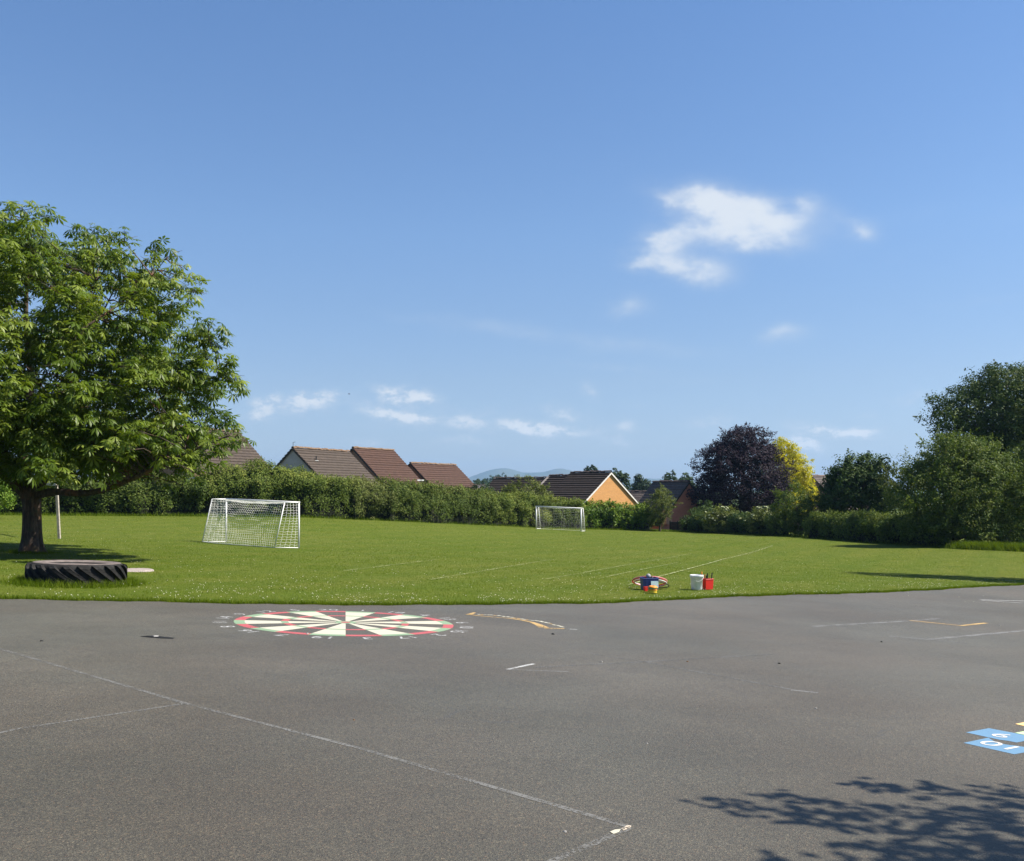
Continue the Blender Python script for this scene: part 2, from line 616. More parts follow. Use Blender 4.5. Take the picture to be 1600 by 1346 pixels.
def edge_y(x):
    """where the asphalt ends along x"""
    x = np.asarray(x, float)
    base = np.interp(x, exs, eys)
    return base + .05 * np.sin(x * 3.1) + .035 * np.sin(x * 7.7 + 1) + .02 * np.sin(x * 19.0)


xs = np.arange(-22, 24, .08)
ey = edge_y(xs)
rows = np.linspace(0, 1, 12)
PX = np.repeat(xs[:, None], 12, 1)
PY = -30 + (ey[:, None] + 30) * rows[None, :]
PZ = SB * PX + SCc * PY + .012
V = np.stack([PX, PY, PZ], -1).reshape(-1, 3)
I = np.arange(len(xs) * 12).reshape(len(xs), 12)
Fq = np.stack([I[:-1, :-1], I[1:, :-1], I[1:, 1:], I[:-1, 1:]], -1).reshape(-1, 4)
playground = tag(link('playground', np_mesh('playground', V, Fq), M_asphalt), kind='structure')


def pz(x, y, off=.004):
    return SB * x + SCc * y + .012 + off


def hill_mesh(name, prof, dist, depth, mat):
    pxs = np.linspace(prof[0][0], prof[-1][0], 160)
    top = np.interp(pxs, [p[0] for p in prof], [p[1] for p in prof])
    zt = H + (YH - top) / F * dist
    # soften the corners of the skyline
    for _ in range(3):
        zt[1:-1] = (zt[:-2] + zt[1:-1] * 2 + zt[2:]) / 4
    zt += np.convolve(rng.normal(0, 3.2, len(zt)), np.ones(5) / 5, 'same')
    x = (pxs - 800) / F * dist
    n = 26
    vs, fs = [], []
    base = -12.0
    s = np.linspace(-1, 1, n)
    prof_s = np.cos(s * math.pi / 2) ** 1.2
    X = np.repeat(x[:, None], n, 1)
    Y = dist + s[None, :] * depth + np.zeros_like(X)
    ridge = np.sin(X * .006 + s[None, :] * 5) * .06 + np.sin(X * .017 - s[None, :] * 9) * .035
    Z = base + (zt[:, None] - base) * np.clip(prof_s[None, :] * (1 + ridge * (1 - prof_s[None, :]) * 2.2), 0, 1.2)
    V = np.stack([X, Y, Z], -1).reshape(-1, 3)
    I = np.arange(len(x) * n).reshape(len(x), n)
    Fq = np.stack([I[:-1, :-1], I[1:, :-1], I[1:, 1:], I[:-1, 1:]], -1).reshape(-1, 4)
    return tag(link(name, np_mesh(name, V, Fq, smooth=True), mat), kind='structure')


M_hill = surf('hill_pasture', (.075, .085, .040), .95, .3, .004, base2=(.045, .062, .026))
hill_mesh('hills', [(640, 762), (690, 757), (725, 749), (748, 741), (765, 735), (783, 731), (797, 733), (815, 738.5), (832, 739), (850, 738), (864, 734), (876, 732.5),
                    (890, 735), (905, 741), (930, 748), (960, 750), (985, 750), (1010, 748), (1025, 748), (1045, 750), (1080, 756), (1140, 762)], 7000, 900, M_hill)

# ------------------------------------------------------------------ foliage
def unit(a):
    return a / np.maximum(np.linalg.norm(a, axis=-1, keepdims=True), 1e-9)


def leaf_quads(C, N, size, aspect=.55, fold=.12):
    """diamond leaves: centre C, normal N, length size"""
    n = len(C)
    R = rng.normal(size=(n, 3))
    T = unit(np.cross(N, R))
    B = np.cross(N, T)
    s = size[:, None]
    p0 = C - T * s * .5
    p1 = C + B * s * aspect * .5 - N * s * fold
    p2 = C + T * s * .5 - N * s * fold * .6
    p3 = C - B * s * aspect * .5 - N * s * fold
    V = np.stack([p0, p1, p2, p3], 1).reshape(-1, 3)
    Fq = np.arange(n * 4).reshape(n, 4)
    return V, Fq


def crown_points(ells, nclump, clump_r, per, shell=(.72, 1.04), flat=.7, up=.35, out=.7, jit=.55, fill=.12, rough=.12):
    ells = np.array(ells, float)
    area = (ells[:, 3] * ells[:, 4] + ells[:, 3] * ells[:, 5] + ells[:, 4] * ells[:, 5])
    pick = rng.choice(len(ells), nclump, p=area / area.sum())
    e = ells[pick]
    D = unit(rng.normal(size=(nclump, 3)))
    # uneven outline: slow bumps over the surface
    bump = 1 + rough * (np.sin(D[:, 0] * 5.1 + pick * 2.3) * np.sin(D[:, 1] * 4.3 + 1.7 * pick) + np.sin(D[:, 2] * 7.0 + pick) * .7)
    s = rng.uniform(shell[0], shell[1], nclump) * bump
    inside = rng.random(nclump) < fill
    s = np.where(inside, rng.uniform(.25, .75, nclump), s)
    CC = e[:, :3] + e[:, 3:6] * D * s[:, None]
    ct = rng.normal(0, 1, nclump)
    n = nclump * per
    ci = np.repeat(np.arange(nclump), per)
    off = unit(rng.normal(size=(n, 3))) * (rng.random(n) ** .45)[:, None]
    cr = clump_r * rng.uniform(.6, 1.25, nclump)
    C = CC[ci] + off * cr[ci][:, None] * np.array([1, 1, flat])
    N = unit(D[ci] * out + off * .6 + np.array([0, 0, up]) + rng.normal(size=(n, 3)) * jit)
    tint = np.clip(.5 + ct[ci] * .16 + rng.normal(0, .17, n), 0, 1)
    return C, N, tint, CC, D


def spray_points(starts, dirs, length, per, spread, droop=.15):
    """leaves strung along thin shoots that stand out of a crown"""
    n = len(starts)
    t = rng.random((n, per))
    L = length * rng.uniform(.5, 1.2, n)
    P = starts[:, None, :] + dirs[:, None, :] * (t * L[:, None])[..., None]
    P[..., 2] -= droop * (t * L[:, None]) ** 2
    P += rng.normal(size=P.shape) * spread * (1.1 - t)[..., None]
    N = unit(rng.normal(size=(n, per, 3)) * .7 + np.array([0, 0, .8]))
    return P.reshape(-1, 3), N.reshape(-1, 3)


def keep_above(C, N, T, dz=.03):
    k = C[:, 2] > zg(C[:, 0], C[:, 1]) + dz
    return C[k], N[k], T[k]


def limb_path(a, b, sag=.0, wob=.08, n=7):
    a, b = Vector(a), Vector(b)
    L = (b - a).length
    pts = []
    for i in range(n):
        t = i / (n - 1)
        p = a.lerp(b, t)
        p.z += sag * L * math.sin(t * math.pi)
        if 0 < i < n - 1:
            p += Vector((random.uniform(-1, 1), random.uniform(-1, 1), random.uniform(-1, 1))) * wob * L * .5
        pts.append(p)
    return pts


M_bark_plain = surf('grey_brown_bark', (.085, .068, .050), .9, .5, 6, .6, 25)


def tree(name, label, base, ells, mat, nclump, clump_r, per, size, trunk_r=.2, group=None, sprays=0, spray_len=.8, cat='tree', limbs=9,
         trunk_mat=None, multi=1, **kw):
    root = empty(name, base)
    tag(root, label, cat, group)
    inv = Vector(base)
    ells_w = [(base[0] + e[0], base[1] + e[1], base[2] + e[2], e[3], e[4], e[5]) for e in ells]
    C, N, T, CC, D = crown_points(ells_w, nclump, clump_r, per, **kw)
    sz = size * rng.uniform(.65, 1.3, len(C))
    if sprays:
        idx = rng.choice(len(CC), min(sprays, len(CC)), replace=False)
        dd = unit(D[idx] + np.array([0, 0, .25]) + rng.normal(size=(len(idx), 3)) * .3)
        P, PN = spray_points(CC[idx], dd, spray_len, 26, size * .6)
        C = np.concatenate([C, P])
        N = np.concatenate([N, PN])
        T = np.concatenate([T, np.clip(rng.normal(.62, .18, len(P)), 0, 1)])
        sz = np.concatenate([sz, size * rng.uniform(.6, 1.1, len(P))])
    k = C[:, 2] > zg(C[:, 0], C[:, 1]) + .05
    C, N, T, sz = C[k], N[k], T[k], sz[k]
    Vv, Fq = leaf_quads(C - np.array(base), N, sz)
    cr = link('crown', np_mesh(name + '_crown', Vv, Fq, T), mat, root)
    cr['kind'] = 'stuff'
    mb = MB()
    top = max(ells, key=lambda e: e[2] + e[5])
    hgt = top[2] + top[5] * .4
    for q in range(multi):
        o = Vector((random.uniform(-.5, .5), random.uniform(-.5, .5), 0)) if multi > 1 else Vector((0, 0, 0))
        pts = [o + Vector((0, 0, -.3)), o + Vector((0, 0, .15)), o + Vector((.03, .02, hgt * .25)), o * 1.6 + Vector((top[0] * .4, top[1] * .4, hgt * .6)),
               o * 2 + Vector((top[0], top[1], hgt))]
        r = trunk_r / math.sqrt(multi)
        mb.tube(pts, [r * 1.5, r * 1.1, r * .9, r * .55, r * .15], 9)
    mb.build('trunk', trunk_mat or M_bark_plain, root, True)
    lb = MB()
    for i in range(limbs):
        j = rng.integers(len(CC))
        tgt = Vector(CC[j]) - inv
        if tgt.z < .8:
            continue
        h0 = min(max(tgt.z * .45, .5), hgt * .7)
        t = h0 / hgt
        a = Vector((top[0] * t * t, top[1] * t * t, h0))
        lb.tube(limb_path(a, tgt, .04), [trunk_r * .4, trunk_r * .34, trunk_r * .28, trunk_r * .22, trunk_r * .16, trunk_r * .1, trunk_r * .05], 6)
    if lb.v:
        lb.build('branches', trunk_mat or M_bark_plain, root, True)
    return root


def hedge(name, label, line, mat, thick, per_m2, size, seed=0, group=None, cat='hedge', core_mat=None, lump=.22, clump_r=.32):
    """line: list of (px, depth, height); base follows the ground"""
    P = []
    Hh = []
    for px, d, h in line:
        x = (px - 800) / F * d
        P.append((x, d))
        Hh.append(h)
    P = np.array(P)
    Hh = np.array(Hh)
    seg = np.linalg.norm(np.diff(P, axis=0), axis=1)
    S = np.concatenate([[0], np.cumsum(seg)])
    L = S[-1]
    base = Vector((P[0, 0], P[0, 1], z1(*P[0])))
    root = empty(name, base)
    tag(root, label, cat, group)
    ph = seed * 1.7
    hr_ = np.random.default_rng(100 + seed)
    WV = []
    for j in range(14):
        lam = hr_.uniform(.55, 3.2)
        th_ = hr_.uniform(0, math.pi)
        WV.append((math.cos(th_) * 2 * math.pi / lam, math.sin(th_) * 2 * math.pi / lam, hr_.uniform(0, 6.28), lam ** .6))
    wsum = math.sqrt(sum(q[3] ** 2 for q in WV) / 2)
    gir = 2 * Hh.mean() + thick

    def frame(s):
        x = np.interp(s, S, P[:, 0])
        y = np.interp(s, S, P[:, 1])
        h = np.interp(s, S, Hh)
        x2 = np.interp(np.minimum(s + .3, L), S, P[:, 0]) - np.interp(np.maximum(s - .3, 0), S, P[:, 0])
        y2 = np.interp(np.minimum(s + .3, L), S, P[:, 1]) - np.interp(np.maximum(s - .3, 0), S, P[:, 1])
        t = unit(np.stack([x2, y2], -1))
        n = np.stack([t[..., 1], -t[..., 0]], -1)       # towards the camera
        return x, y, h, t, n

    def surface(s, a):
        """a in 0..1 round the section: front foot, front top, back top, back foot"""
        x, y, h, t, n = frame(s)
        lumps = lump * .95 * sum(q[3] * np.sin(q[0] * s + q[1] * a * gir + q[2]) for q in WV) / wsum
        hh = h * (1 + .02 * np.sin(s * 1.1 + ph) + .015 * np.sin(s * 2.3 + 1 + ph))
        ang = np.pi * (a)
        # rounded box: superellipse
        ca, sa = np.cos(ang), np.sin(ang)
        p = .45
        off = np.sign(ca) * np.abs(ca) ** p * thick / 2
        up = np.abs(sa) ** p
        off = off + lumps * np.sign(ca) * np.abs(ca) ** .5
        X = x + n[..., 0] * off
        Y = y + n[..., 1] * off
        Z = zg(X, Y) + hh * up + lumps * .6 * (up > .9)
        nn = np.stack([n[..., 0] * np.sign(ca) * np.abs(ca) ** .6, n[..., 1] * np.sign(ca) * np.abs(ca) ** .6, np.maximum(sa, 0) ** 2], -1)
        return np.stack([X, Y, Z], -1), unit(nn)

    # solid twiggy core
    ns = max(int(L / .35), 8)
    na = 18
    sv = np.linspace(.15, L - .15, ns)
    av = np.linspace(0, 1, na)
    SS, AA = np.meshgrid(sv, av, indexing='ij')
    Q, NN = surface(SS, AA)
    Q = Q - NN * .42
    I = np.arange(ns * na).reshape(ns, na)
    Fq = np.stack([I[:-1, :-1], I[1:, :-1], I[1:, 1:], I[:-1, 1:]], -1).reshape(-1, 4)
    link('twig_core', np_mesh(name + '_core', Q.reshape(-1, 3) - np.array(base), Fq), core_mat or M_core, root)
    girth = 2 * Hh.mean() + thick
    nclump = int(L * girth * per_m2 / 20 * 1.2)
    s = rng.random(nclump) * L
    a = np.where(rng.random(nclump) < .30, rng.random(nclump) * .22, np.where(rng.random(nclump) < .75, rng.random(nclump) * .62, rng.random(nclump)))
    Q, NN = surface(s, a)
    Q = Q + NN * rng.normal(-.04, .10, (nclump, 1))
    per = 20
    ci = np.repeat(np.arange(nclump), per)
    n = len(ci)
    off = unit(rng.normal(size=(n, 3))) * (rng.random(n) ** .5)[:, None]
    C = Q[ci] + off * (clump_r * rng.uniform(.6, 1.2, nclump))[ci][:, None]
    N = unit(NN[ci] * .8 + off * .7 + np.array([0, 0, .3]) + rng.normal(size=(n, 3)) * .55)
    slow = .12 * sum(q[3] * np.sin(q[0] * .6 * s + q[1] * .6 * a * gir + q[2] * 2) for q in WV[:8]) / wsum + .16 * (np.abs(a - .5) < .24)  # hedge top tinted lighter: sunlit fringe put into the leaf colour
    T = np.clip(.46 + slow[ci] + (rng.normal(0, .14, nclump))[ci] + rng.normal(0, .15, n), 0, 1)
    # young shoots standing up along the top
    nsht = int(L * 9)
    ss = rng.random(nsht) * L
    aa = rng.uniform(.25, .75, nsht)
    st, sn = surface(ss, aa)
    dirs = unit(np.array([0, 0, 1.0]) + rng.normal(size=(nsht, 3)) * .35)
    P2, N2 = spray_points(st, dirs, .42, 12, size * .5, 0)
    T2 = np.clip(rng.normal(.72, .15, len(P2)), 0, 1)
    C = np.concatenate([C, P2])
    N = np.concatenate([N, N2])
    T = np.concatenate([T, T2])
    k = C[:, 2] > zg(C[:, 0], C[:, 1]) + .02
    C, N, T = C[k], N[k], T[k]
    Vv, Fq = leaf_quads(C - np.array(base), N, size * rng.uniform(.6, 1.3, len(C)))
    o = link('leaves', np_mesh(name + '_leaves', Vv, Fq, T), mat, root)
    o['kind'] = 'stuff'
    return root


M_core = surf('hedge_twigs', (.020, .024, .010), .95, .4, 4)
L_haw = leaf_mat('hawthorn_leaf', (.0456, .0760, .0095), (.1092, .1520, .0228), (.2232, .2470, .0522), .30)
L_ivy = leaf_mat('ivy_leaf', (.0361, .0627, .0085), (.0836, .1216, .0190), (.1757, .2042, .0475), .28)
L_laurel = leaf_mat('laurel_leaf', (.040, .085, .007), (.095, .165, .012), (.220, .275, .035), .3, .5, .14)
L_olive = leaf_mat('pale_shrub_leaf', (.058, .082, .016), (.120, .148, .034), (.220, .230, .075), .32)
L_chest = leaf_mat('chestnut_leaf', (.044, .084, .010), (.118, .172, .018), (.255, .310, .060), .42, .42, .26)
L_beech = leaf_mat('copper_beech_leaf', (.012, .008, .014), (.022, .014, .024), (.045, .026, .036), .10, .6, .12)
L_gold = leaf_mat('golden_leaf', (.24, .26, .015), (.45, .41, .02), (.63, .54, .05), .42)
L_syc = leaf_mat('sycamore_leaf', (.0240, .0504, .0120), (.0504, .0864, .0204), (.0960, .1320, .0360), .22)
L_hazel = leaf_mat('hazel_leaf', (.0384, .0720, .0108), (.0864, .1296, .0216), (.1800, .2064, .0480), .32)
L_oak = leaf_mat('oak_leaf', (.0250, .0500, .0112), (.0525, .0850, .0175), (.1063, .1375, .0338), .22)
L_pine = leaf_mat('pine_leaf', (.014, .030, .014), (.026, .048, .020), (.045, .072, .030), .1)
L_far = leaf_mat('far_leaf', (.018, .038, .014), (.035, .062, .020), (.065, .095, .032), .15)
L_bright = leaf_mat('bright_leaf', (.07, .14, .015), (.14, .23, .03), (.26, .34, .06), .4)

# ------------------------------------------------------------------ houses
M_verge = surf('pale_mortar_verge', (.42, .36, .31), .9, .3, 5)
M_barge = surf('white_bargeboard', (.70, .68, .64), .6, .1, 4)
M_dbarge = surf('dark_bargeboard', (.040, .036, .034), .6, .2, 4)
M_fascia = surf('white_fascia', (.62, .60, .56), .6, .1, 4)
M_gutter = surf('black_gutter', (.03, .03, .03), .5, .1, 4)
M_glass = surf('window_glass', (.03, .035, .04), .08, .1, 2, spec=.8)
M_frame = surf('window_frame', (.70, .70, .68), .5, .06, 4)
B_yellow = brick_mat('yellow_brick', (.58, .275, .078), (.47, .215, .058), (.40, .25, .12))
B_red = brick_mat('red_brick', (.62, .19, .12), (.52, .155, .10), (.46, .28, .20))
B_brown = brick_mat('brown_brick', (.26, .135, .075), (.20, .10, .055), (.26, .19, .13))
B_orange = brick_mat('orange_brick', (.52, .22, .12), (.44, .18, .10), (.45, .33, .25))
R_render = surf('grey_render', (.40, .39, .38), .9, .12, 2)
T_grey = tile_mat('grey_brown_tile', (.076, .058, .045), (.1615, .1275, .0850))
T_red = tile_mat('red_brown_tile', (.074, .039, .027), (.1445, .0850, .0425))
T_dark = tile_mat('dark_tile', (.038, .028, .022), (.11, .08, .06))
T_slate = tile_mat('slate_tile', (.105, .085, .076), (.24, .21, .17))
RIDGE_LICHEN = tile_mat('lichened_ridge', (.1870, .1190, .0723), (.3570, .2975, .1870))
RIDGE_DARK = tile_mat('dark_ridge', (.14, .10, .085), (.3, .2, .12))


def house(name, label, p1, d1, p2, half, side, wall, tile, ridge_mat, pitch=42, base_drop=6.0, barge=None, group=None, courses=None, over=.18, length=None, cat='house',
          barge2=None, low=.9):
    """p1: near ridge end on the picture at depth d1, p2: the far ridge end (same height). side=+1: the slope to the right of the ridge faces us"""
    A = at(p1[0], p1[1], d1)
    zr = A.z
    if length is None:
        d2 = d1 * (YH - p1[1]) / (YH - p2[1])
        B = at(p2[0], p2[1], d2)
    else:
        B = A + Vector((length[0], length[1], 0))
    B.z = zr
    L = (B - A).length
    r = (B - A).normalized()
    s = Vector((r.y, -r.x, 0)) * side          # horizontal towards the visible slope
    tp = math.tan(math.radians(pitch))
    ez = zr - half * tp
    gz = min(z1(A.x, A.y), z1(B.x, B.y), ez - 2.2) - .3
    root = empty(name, (A.x, A.y, gz))
    tag(root, label, cat, group)
    o = Vector((A.x, A.y, gz))

    def pt(t, k, z):           # t along the ridge, k across (+ visible side), absolute z
        return A + r * t + s * k + Vector((0, 0, z - zr)) - o
    w_ = MB()
    t0, t1 = .12, L - .12
    drop = .14
    vs = []
    for t in (t0, t1):
        vs += [pt(t, half, gz), pt(t, half, ez - drop), pt(t, 0, zr - drop), pt(t, -half, ez - drop), pt(t, -half, gz)]
    w_.add(vs, [(0, 1, 2, 3, 4), (9, 8, 7, 6, 5), (0, 5, 6, 1), (4, 3, 8, 9), (0, 4, 9, 5)])
    w_.build('wall', wall, root)
    # roof boards
    ov = .35
    eo = half + ov
    ezo = zr - eo * tp
    rb = MB()
    th = .07
    for k in (1, -1):
        a = [pt(0, 0, zr - .02), pt(L, 0, zr - .02), pt(L, k * eo, ezo - .02), pt(0, k * eo, ezo - .02)]
        b = [p - Vector((0, 0, th)) for p in a]
        rb.add(a + b, [(0, 1, 2, 3), (7, 6, 5, 4), (0, 4, 5, 1), (1, 5, 6, 2), (2, 6, 7, 3), (3, 7, 4, 0)])
    roof = rb.build('roof', tile, root)
    # tile courses, each lapping the one below
    n = courses or max(int(eo / math.cos(math.radians(pitch)) / .36), 6)
    for k in (1, -1):
        for i in range(n):
            f0, f1 = i / n, (i + 1.18) / n
            f1 = min(f1, 1.02)
            z_of = lambda f: zr - f * eo * tp
            nrm = Vector((0, 0, .055))
            up0 = .010
            up1 = .105 + random.uniform(-.008, .012)
            tj0, tj1 = -.03 + random.uniform(-.015, .015), L + .03 + random.uniform(-.015, .015)
            a = [pt(tj0, k * f0 * eo, z_of(f0) + up0), pt(tj1, k * f0 * eo, z_of(f0) + up0), pt(tj1, k * f1 * eo, z_of(f1) + up1), pt(tj0, k * f1 * eo, z_of(f1) + up1)]
            b = [p - nrm for p in a]
            cb = MB().add(a + b, [(0, 1, 2, 3) if k > 0 else (3, 2, 1, 0), (7, 6, 5, 4) if k > 0 else (4, 5, 6, 7), (0, 4, 5, 1), (1, 5, 6, 2), (2, 6, 7, 3), (3, 7, 4, 0)])
            cb.build('tile_course', tile, roof)
    # ridge tiles
    nt = int(L / .45)
    rm = None
    ang = math.atan2(r.y, r.x)
    for i in range(nt):
        t = (i + .5) * L / nt
        if rm is None:
            q = MB()
            hl = L / nt / 2 * .97
            sec = [(math.cos(x) * .16, math.sin(x) * .15) for x in np.linspace(0, math.pi, 6)]
            vs = [(-hl, y, z) for y, z in sec] + [(hl, y * 1.06, z * 1.06) for y, z in sec]
            q.add(vs, [(j, j + 1, 7 + j, 6 + j) for j in range(5)] + [(0, 6, 11, 5)])
            rm = q.mesh('ridge_tile')
            rm.materials.append(ridge_mat)
        x = link('ridge_tile', rm, None, roof)
        x.location = pt(t, 0, zr + .01 + random.uniform(-.03, .045))
        x.rotation_euler = (0, random.uniform(-.03, .03), ang)
    # verges at both gables
    for t, bm in ((-.02, barge), (L + .02, barge2 or barge)):
        if bm is None:
            continue
        for k in (1, -1):
            a = pt(t, 0, zr - .03)
            b = pt(t, k * eo, ezo - .03)
            v = MB()
            e = r * .03
            dn = Vector((0, 0, -.17))
            v.add([a - e, a + e, b + e, b - e, a - e + dn, a + e + dn, b + e + dn, b - e + dn],
                  [(0, 1, 2, 3), (7, 6, 5, 4), (0, 4, 5, 1), (1, 5, 6, 2), (2, 6, 7, 3), (3, 7, 4, 0)])
            v.build('bargeboard', bm, root)
    # gutter on the visible side, windows below the eaves
    g = MB().tube([pt(0, eo + .05, ezo - .02), pt(L, eo + .05, ezo - .02)], .055, 6)
    g.build('gutter', M_gutter, root)
    return dict(root=root, roof=roof, pt=pt, L=L, half=half, ez=ez, zr=zr, r=r, s=s, tp=tp, eo=eo, o=o, gz=gz)


def window(hs, parent, t, zc, wd=1.1, hg=1.1):
    pt, half = hs['pt'], hs['half']
    fr = MB()
    r, s = hs['r'], hs['s']
    Mx = Matrix((r, s, Vector((0, 0, 1)))).transposed()
    c = pt(t, half + .02, zc)
    for dxx, dzz, ww, h_ in ((0, hg / 2, wd, .07), (0, -hg / 2, wd, .07), (-wd / 2, 0, .07, hg), (wd / 2, 0, .07, hg), (0, 0, .06, hg)):
        fr.box(c + r * dxx + Vector((0, 0, dzz)), (ww, .08, h_), Mx)
    f = fr.build('window', M_frame, parent)
    MB().box(c - s * .015, (wd - .05, .02, hg - .05), Mx).build('pane', M_glass, f)


h1 = house('house', 'big grey-brown roofed house half hidden behind the chestnut tree', (226, 664), 76, (393, 675), 5.2, 1, B_brown, T_grey, RIDGE_LICHEN, 43, barge=M_verge, length=(4.5, 10.0), group='houses beyond the hedge')
h2 = house('house', 'house with grey rendered gable and grey-brown roof, right of the chestnut tree', (457, 700), 92, (545, 706), 4.6, 1, R_render, T_grey, RIDGE_LICHEN, 43, barge=M_dbarge, barge2=M_verge, group='houses beyond the hedge')
h3 = house('house', 'red-brown roofed house with the tallest steep roof and brown gable', (551, 700), 104, (615, 704.2), 5.2, 1, B_brown, T_red, RIDGE_LICHEN, 44, barge=M_dbarge, barge2=M_verge, group='houses beyond the hedge')
h4 = house('house', 'lower red-roofed house at the right end of the red roofs', (641, 724), 112, (712, 727.3), 4.8, 1, B_brown, T_red, RIDGE_LICHEN, 43, barge=M_dbarge, barge2=M_verge, group='houses beyond the hedge')
for hs in (h1, h2, h3, h4):
    for t in (.25, .7):
        window(hs, hs['root'], hs['L'] * t, hs['ez'] - 1.0)
# flue and vent on the grey roof
p = h2['pt'](2.0, 1.3, h2['zr'] - 1.3 * h2['tp'] + .05)
MB().box(p, (.34, .34, .06), Matrix.Rotation(.5, 3, 'Z')).build('vent_flashing', M_frame, h2['roof'])
MB().tube([p, p + Vector((0, 0, .45))], .06, 8).build('vent_pipe', M_gutter, h2['root'])
p = h2['pt'](.1, 0, h2['zr'] + .05)
MB().tube([p, p + Vector((0, 0, .45)), p + Vector((.2, 0, .5))], .025, 6).build('aerial', M_gutter, h2['root'])
p = h3['pt'](h3['L'] - .3, 3.6, h3['zr'] - 3.6 * h3['tp'] + .1)
MB().box(p, (.8, .5, .14), Matrix.Rotation(.5, 3, 'Z')).build('roof_flashing', M_frame, h3['roof'])

h6 = house('house', 'yellow-orange brick gabled house with dark roof behind the laurel hedge', (955, 738), 98, (889, 739.7), 4.2, -1, B_yellow, T_dark, RIDGE_DARK, 36.5, barge=M_barge, length=(-3.75, 4.05), group='houses behind the far goal')
h6b = house('house', 'dark-roofed house adjoining the yellow brick gable on its left', (889, 743.5), 102.6, (863, 744.5), 4.0, -1, B_yellow, T_dark, RIDGE_DARK, 36.5, barge=M_verge, length=(-1.9, 2.1), group='houses behind the far goal')
vs_ = MB()
for k in (-1,):
    a_ = h6b['pt'](h6b['L'], 0, h6b['zr'] + .10)
    b_ = h6b['pt'](h6b['L'], h6b['eo'], h6b['zr'] - h6b['eo'] * h6b['tp'] + .10)
    e_ = h6b['r'] * .16
    dn_ = Vector((0, 0, -.22))
    vs_.add([a_ - e_, a_ + e_, b_ + e_, b_ - e_, a_ - e_ + dn_, a_ + e_ + dn_, b_ + e_ + dn_, b_ - e_ + dn_], [(0, 1, 2, 3), (7, 6, 5, 4), (0, 4, 5, 1), (1, 5, 6, 2), (2, 6, 7, 3), (3, 7, 4, 0)])
vs_.build('verge_strip', M_verge, h6b['root'])
h5 = house('house', 'low dark roof just left of the pale verge of the dark-roofed house', (858, 747), 124, (800, 747.7), 3.8, -1, B_brown, T_dark, RIDGE_DARK, 40, barge=None, length=(-7, 5.0), group='houses behind the far goal')
h8 = house('house', 'shaded red brick gabled house left of the copper beech', (1077, 753), 104, (1046, 754), 3.4, -1, B_red, T_slate, RIDGE_DARK, 50, barge=M_dbarge, length=(-2.9, 6.4), group='houses behind the far goal')
h7 = house('house', 'dark low roof between the yellow gable and the small tree', (1022, 769), 118, (990, 769), 3.4, -1, B_brown, T_slate, RIDGE_DARK, 40, barge=M_dbarge, length=(-5, 3.0), group='houses behind the far goal', cat='house')
h9 = house('house', 'grey roof with dark verge glimpsed right of the golden tree', (1268, 744), 120, (1290, 746), 4.2, 1, B_brown, T_slate, RIDGE_DARK, 42, barge=M_dbarge, length=(5.5, 5.0), group='houses behind the far goal')
h10 = house('garage', 'low orange brick building glimpsed between chestnut leaves and hedge', (300, 742), 68, (316, 742), 1.8, 1, B_orange, T_red, RIDGE_LICHEN, 35, barge=M_barge, length=(1.6, 3.2), cat='garage')
# small lean-to at the foot of the red gable
p = at(1041, 808, 102.5) - Vector(h8['root'].location)
MB().box(p, (.95, .8, 1.5), Matrix.Rotation(.75, 3, 'Z')).build('lean_to', B_orange, h8['root'])

# far town glimpsed over the hedge
M_cream = surf('cream_render', (.72, .69, .62), .9, .1, 1)
for (px, py, d, hw, lab) in ((742, 757, 520, 3.2, 'tiny white far house above the hedge, the highest of the specks'),
                             (753, 763, 470, 3.0, 'tiny pale far house just above the dark bush'),
                             (733, 762, 600, 3.4, 'tiny far house beside the red roof edge')):
    house('house', lab, (px, py), d, (px + 8, py), hw, 1, M_cream, T_slate, RIDGE_DARK, 35, length=(6, 3.5), courses=4, group='far town houses', barge=None)
h11 = house('house', 'pale grey roof with a chimney just left of the pale shrub', (768, 761), 150, (790, 761.5), 3.6, 1, B_brown, T_slate, RIDGE_DARK, 38, length=(7, 4), barge=M_barge, group='far town houses')
p = h11['pt'](.5, 0, h11['zr'])
ch = MB().box(p + Vector((0, 0, .3)), (.6, .6, 1.4)).build('chimney', B_orange, h11['roof'])
MB().tube([p + Vector((0, 0, 1.0)), p + Vector((0, 0, 1.45))], .14, 8).build('chimney_pot', M_cream, h11['root'])

# ------------------------------------------------------------------ hedges along the field
G = 'hedges along the field edge'
hedge('hedge', 'dark ivy-clad hedge behind the chestnut trunk', [(-260, 58, 2.2), (0, 59, 2.1), (120, 60, 2.15), (230, 61, 2.2), (322, 62, 2.3)], L_ivy, 1.6, 300, .13, 1, G)
hedge('hedge', 'tallest domed hedge behind the near goal', [(312, 63.2, 2.5), (330, 63, 2.95), (370, 63.6, 3.2), (440, 65.5, 3.2), (490, 67, 2.85), (548, 69, 2.4)], L_haw, 2.2, 300, .12, 2, G)
hedge('hedge', 'short leafy hedge stretch below the grey-brown roof, right of the domed hedge', [(538, 68.4, 2.5), (565, 69.4, 2.7), (604, 71, 2.6)], L_olive, 2.0, 280, .12, 3, G)
hedge('hedge', 'dark clipped hedge below the two red roofs', [(596, 70.4, 2.75), (640, 72.5, 2.75), (700, 75.7, 2.65), (765, 79.4, 2.5)], L_ivy, 2.0, 300, .12, 4, G)
hedge('hedge', 'long mid green hedge running up to the far goal', [(752, 78.6, 2.55), (800, 81.5, 2.55), (850, 84.5, 2.5), (905, 85.6, 2.25)], L_haw, 2.0, 280, .13, 5, G)
hedge('hedge', 'glossy bright green laurel hedge under the yellow gable', [(898, 85.5, 2.15), (950, 87, 2.2), (1015, 88, 2.05)], L_laurel, 1.8, 190, .18, 6, G, clump_r=.34)
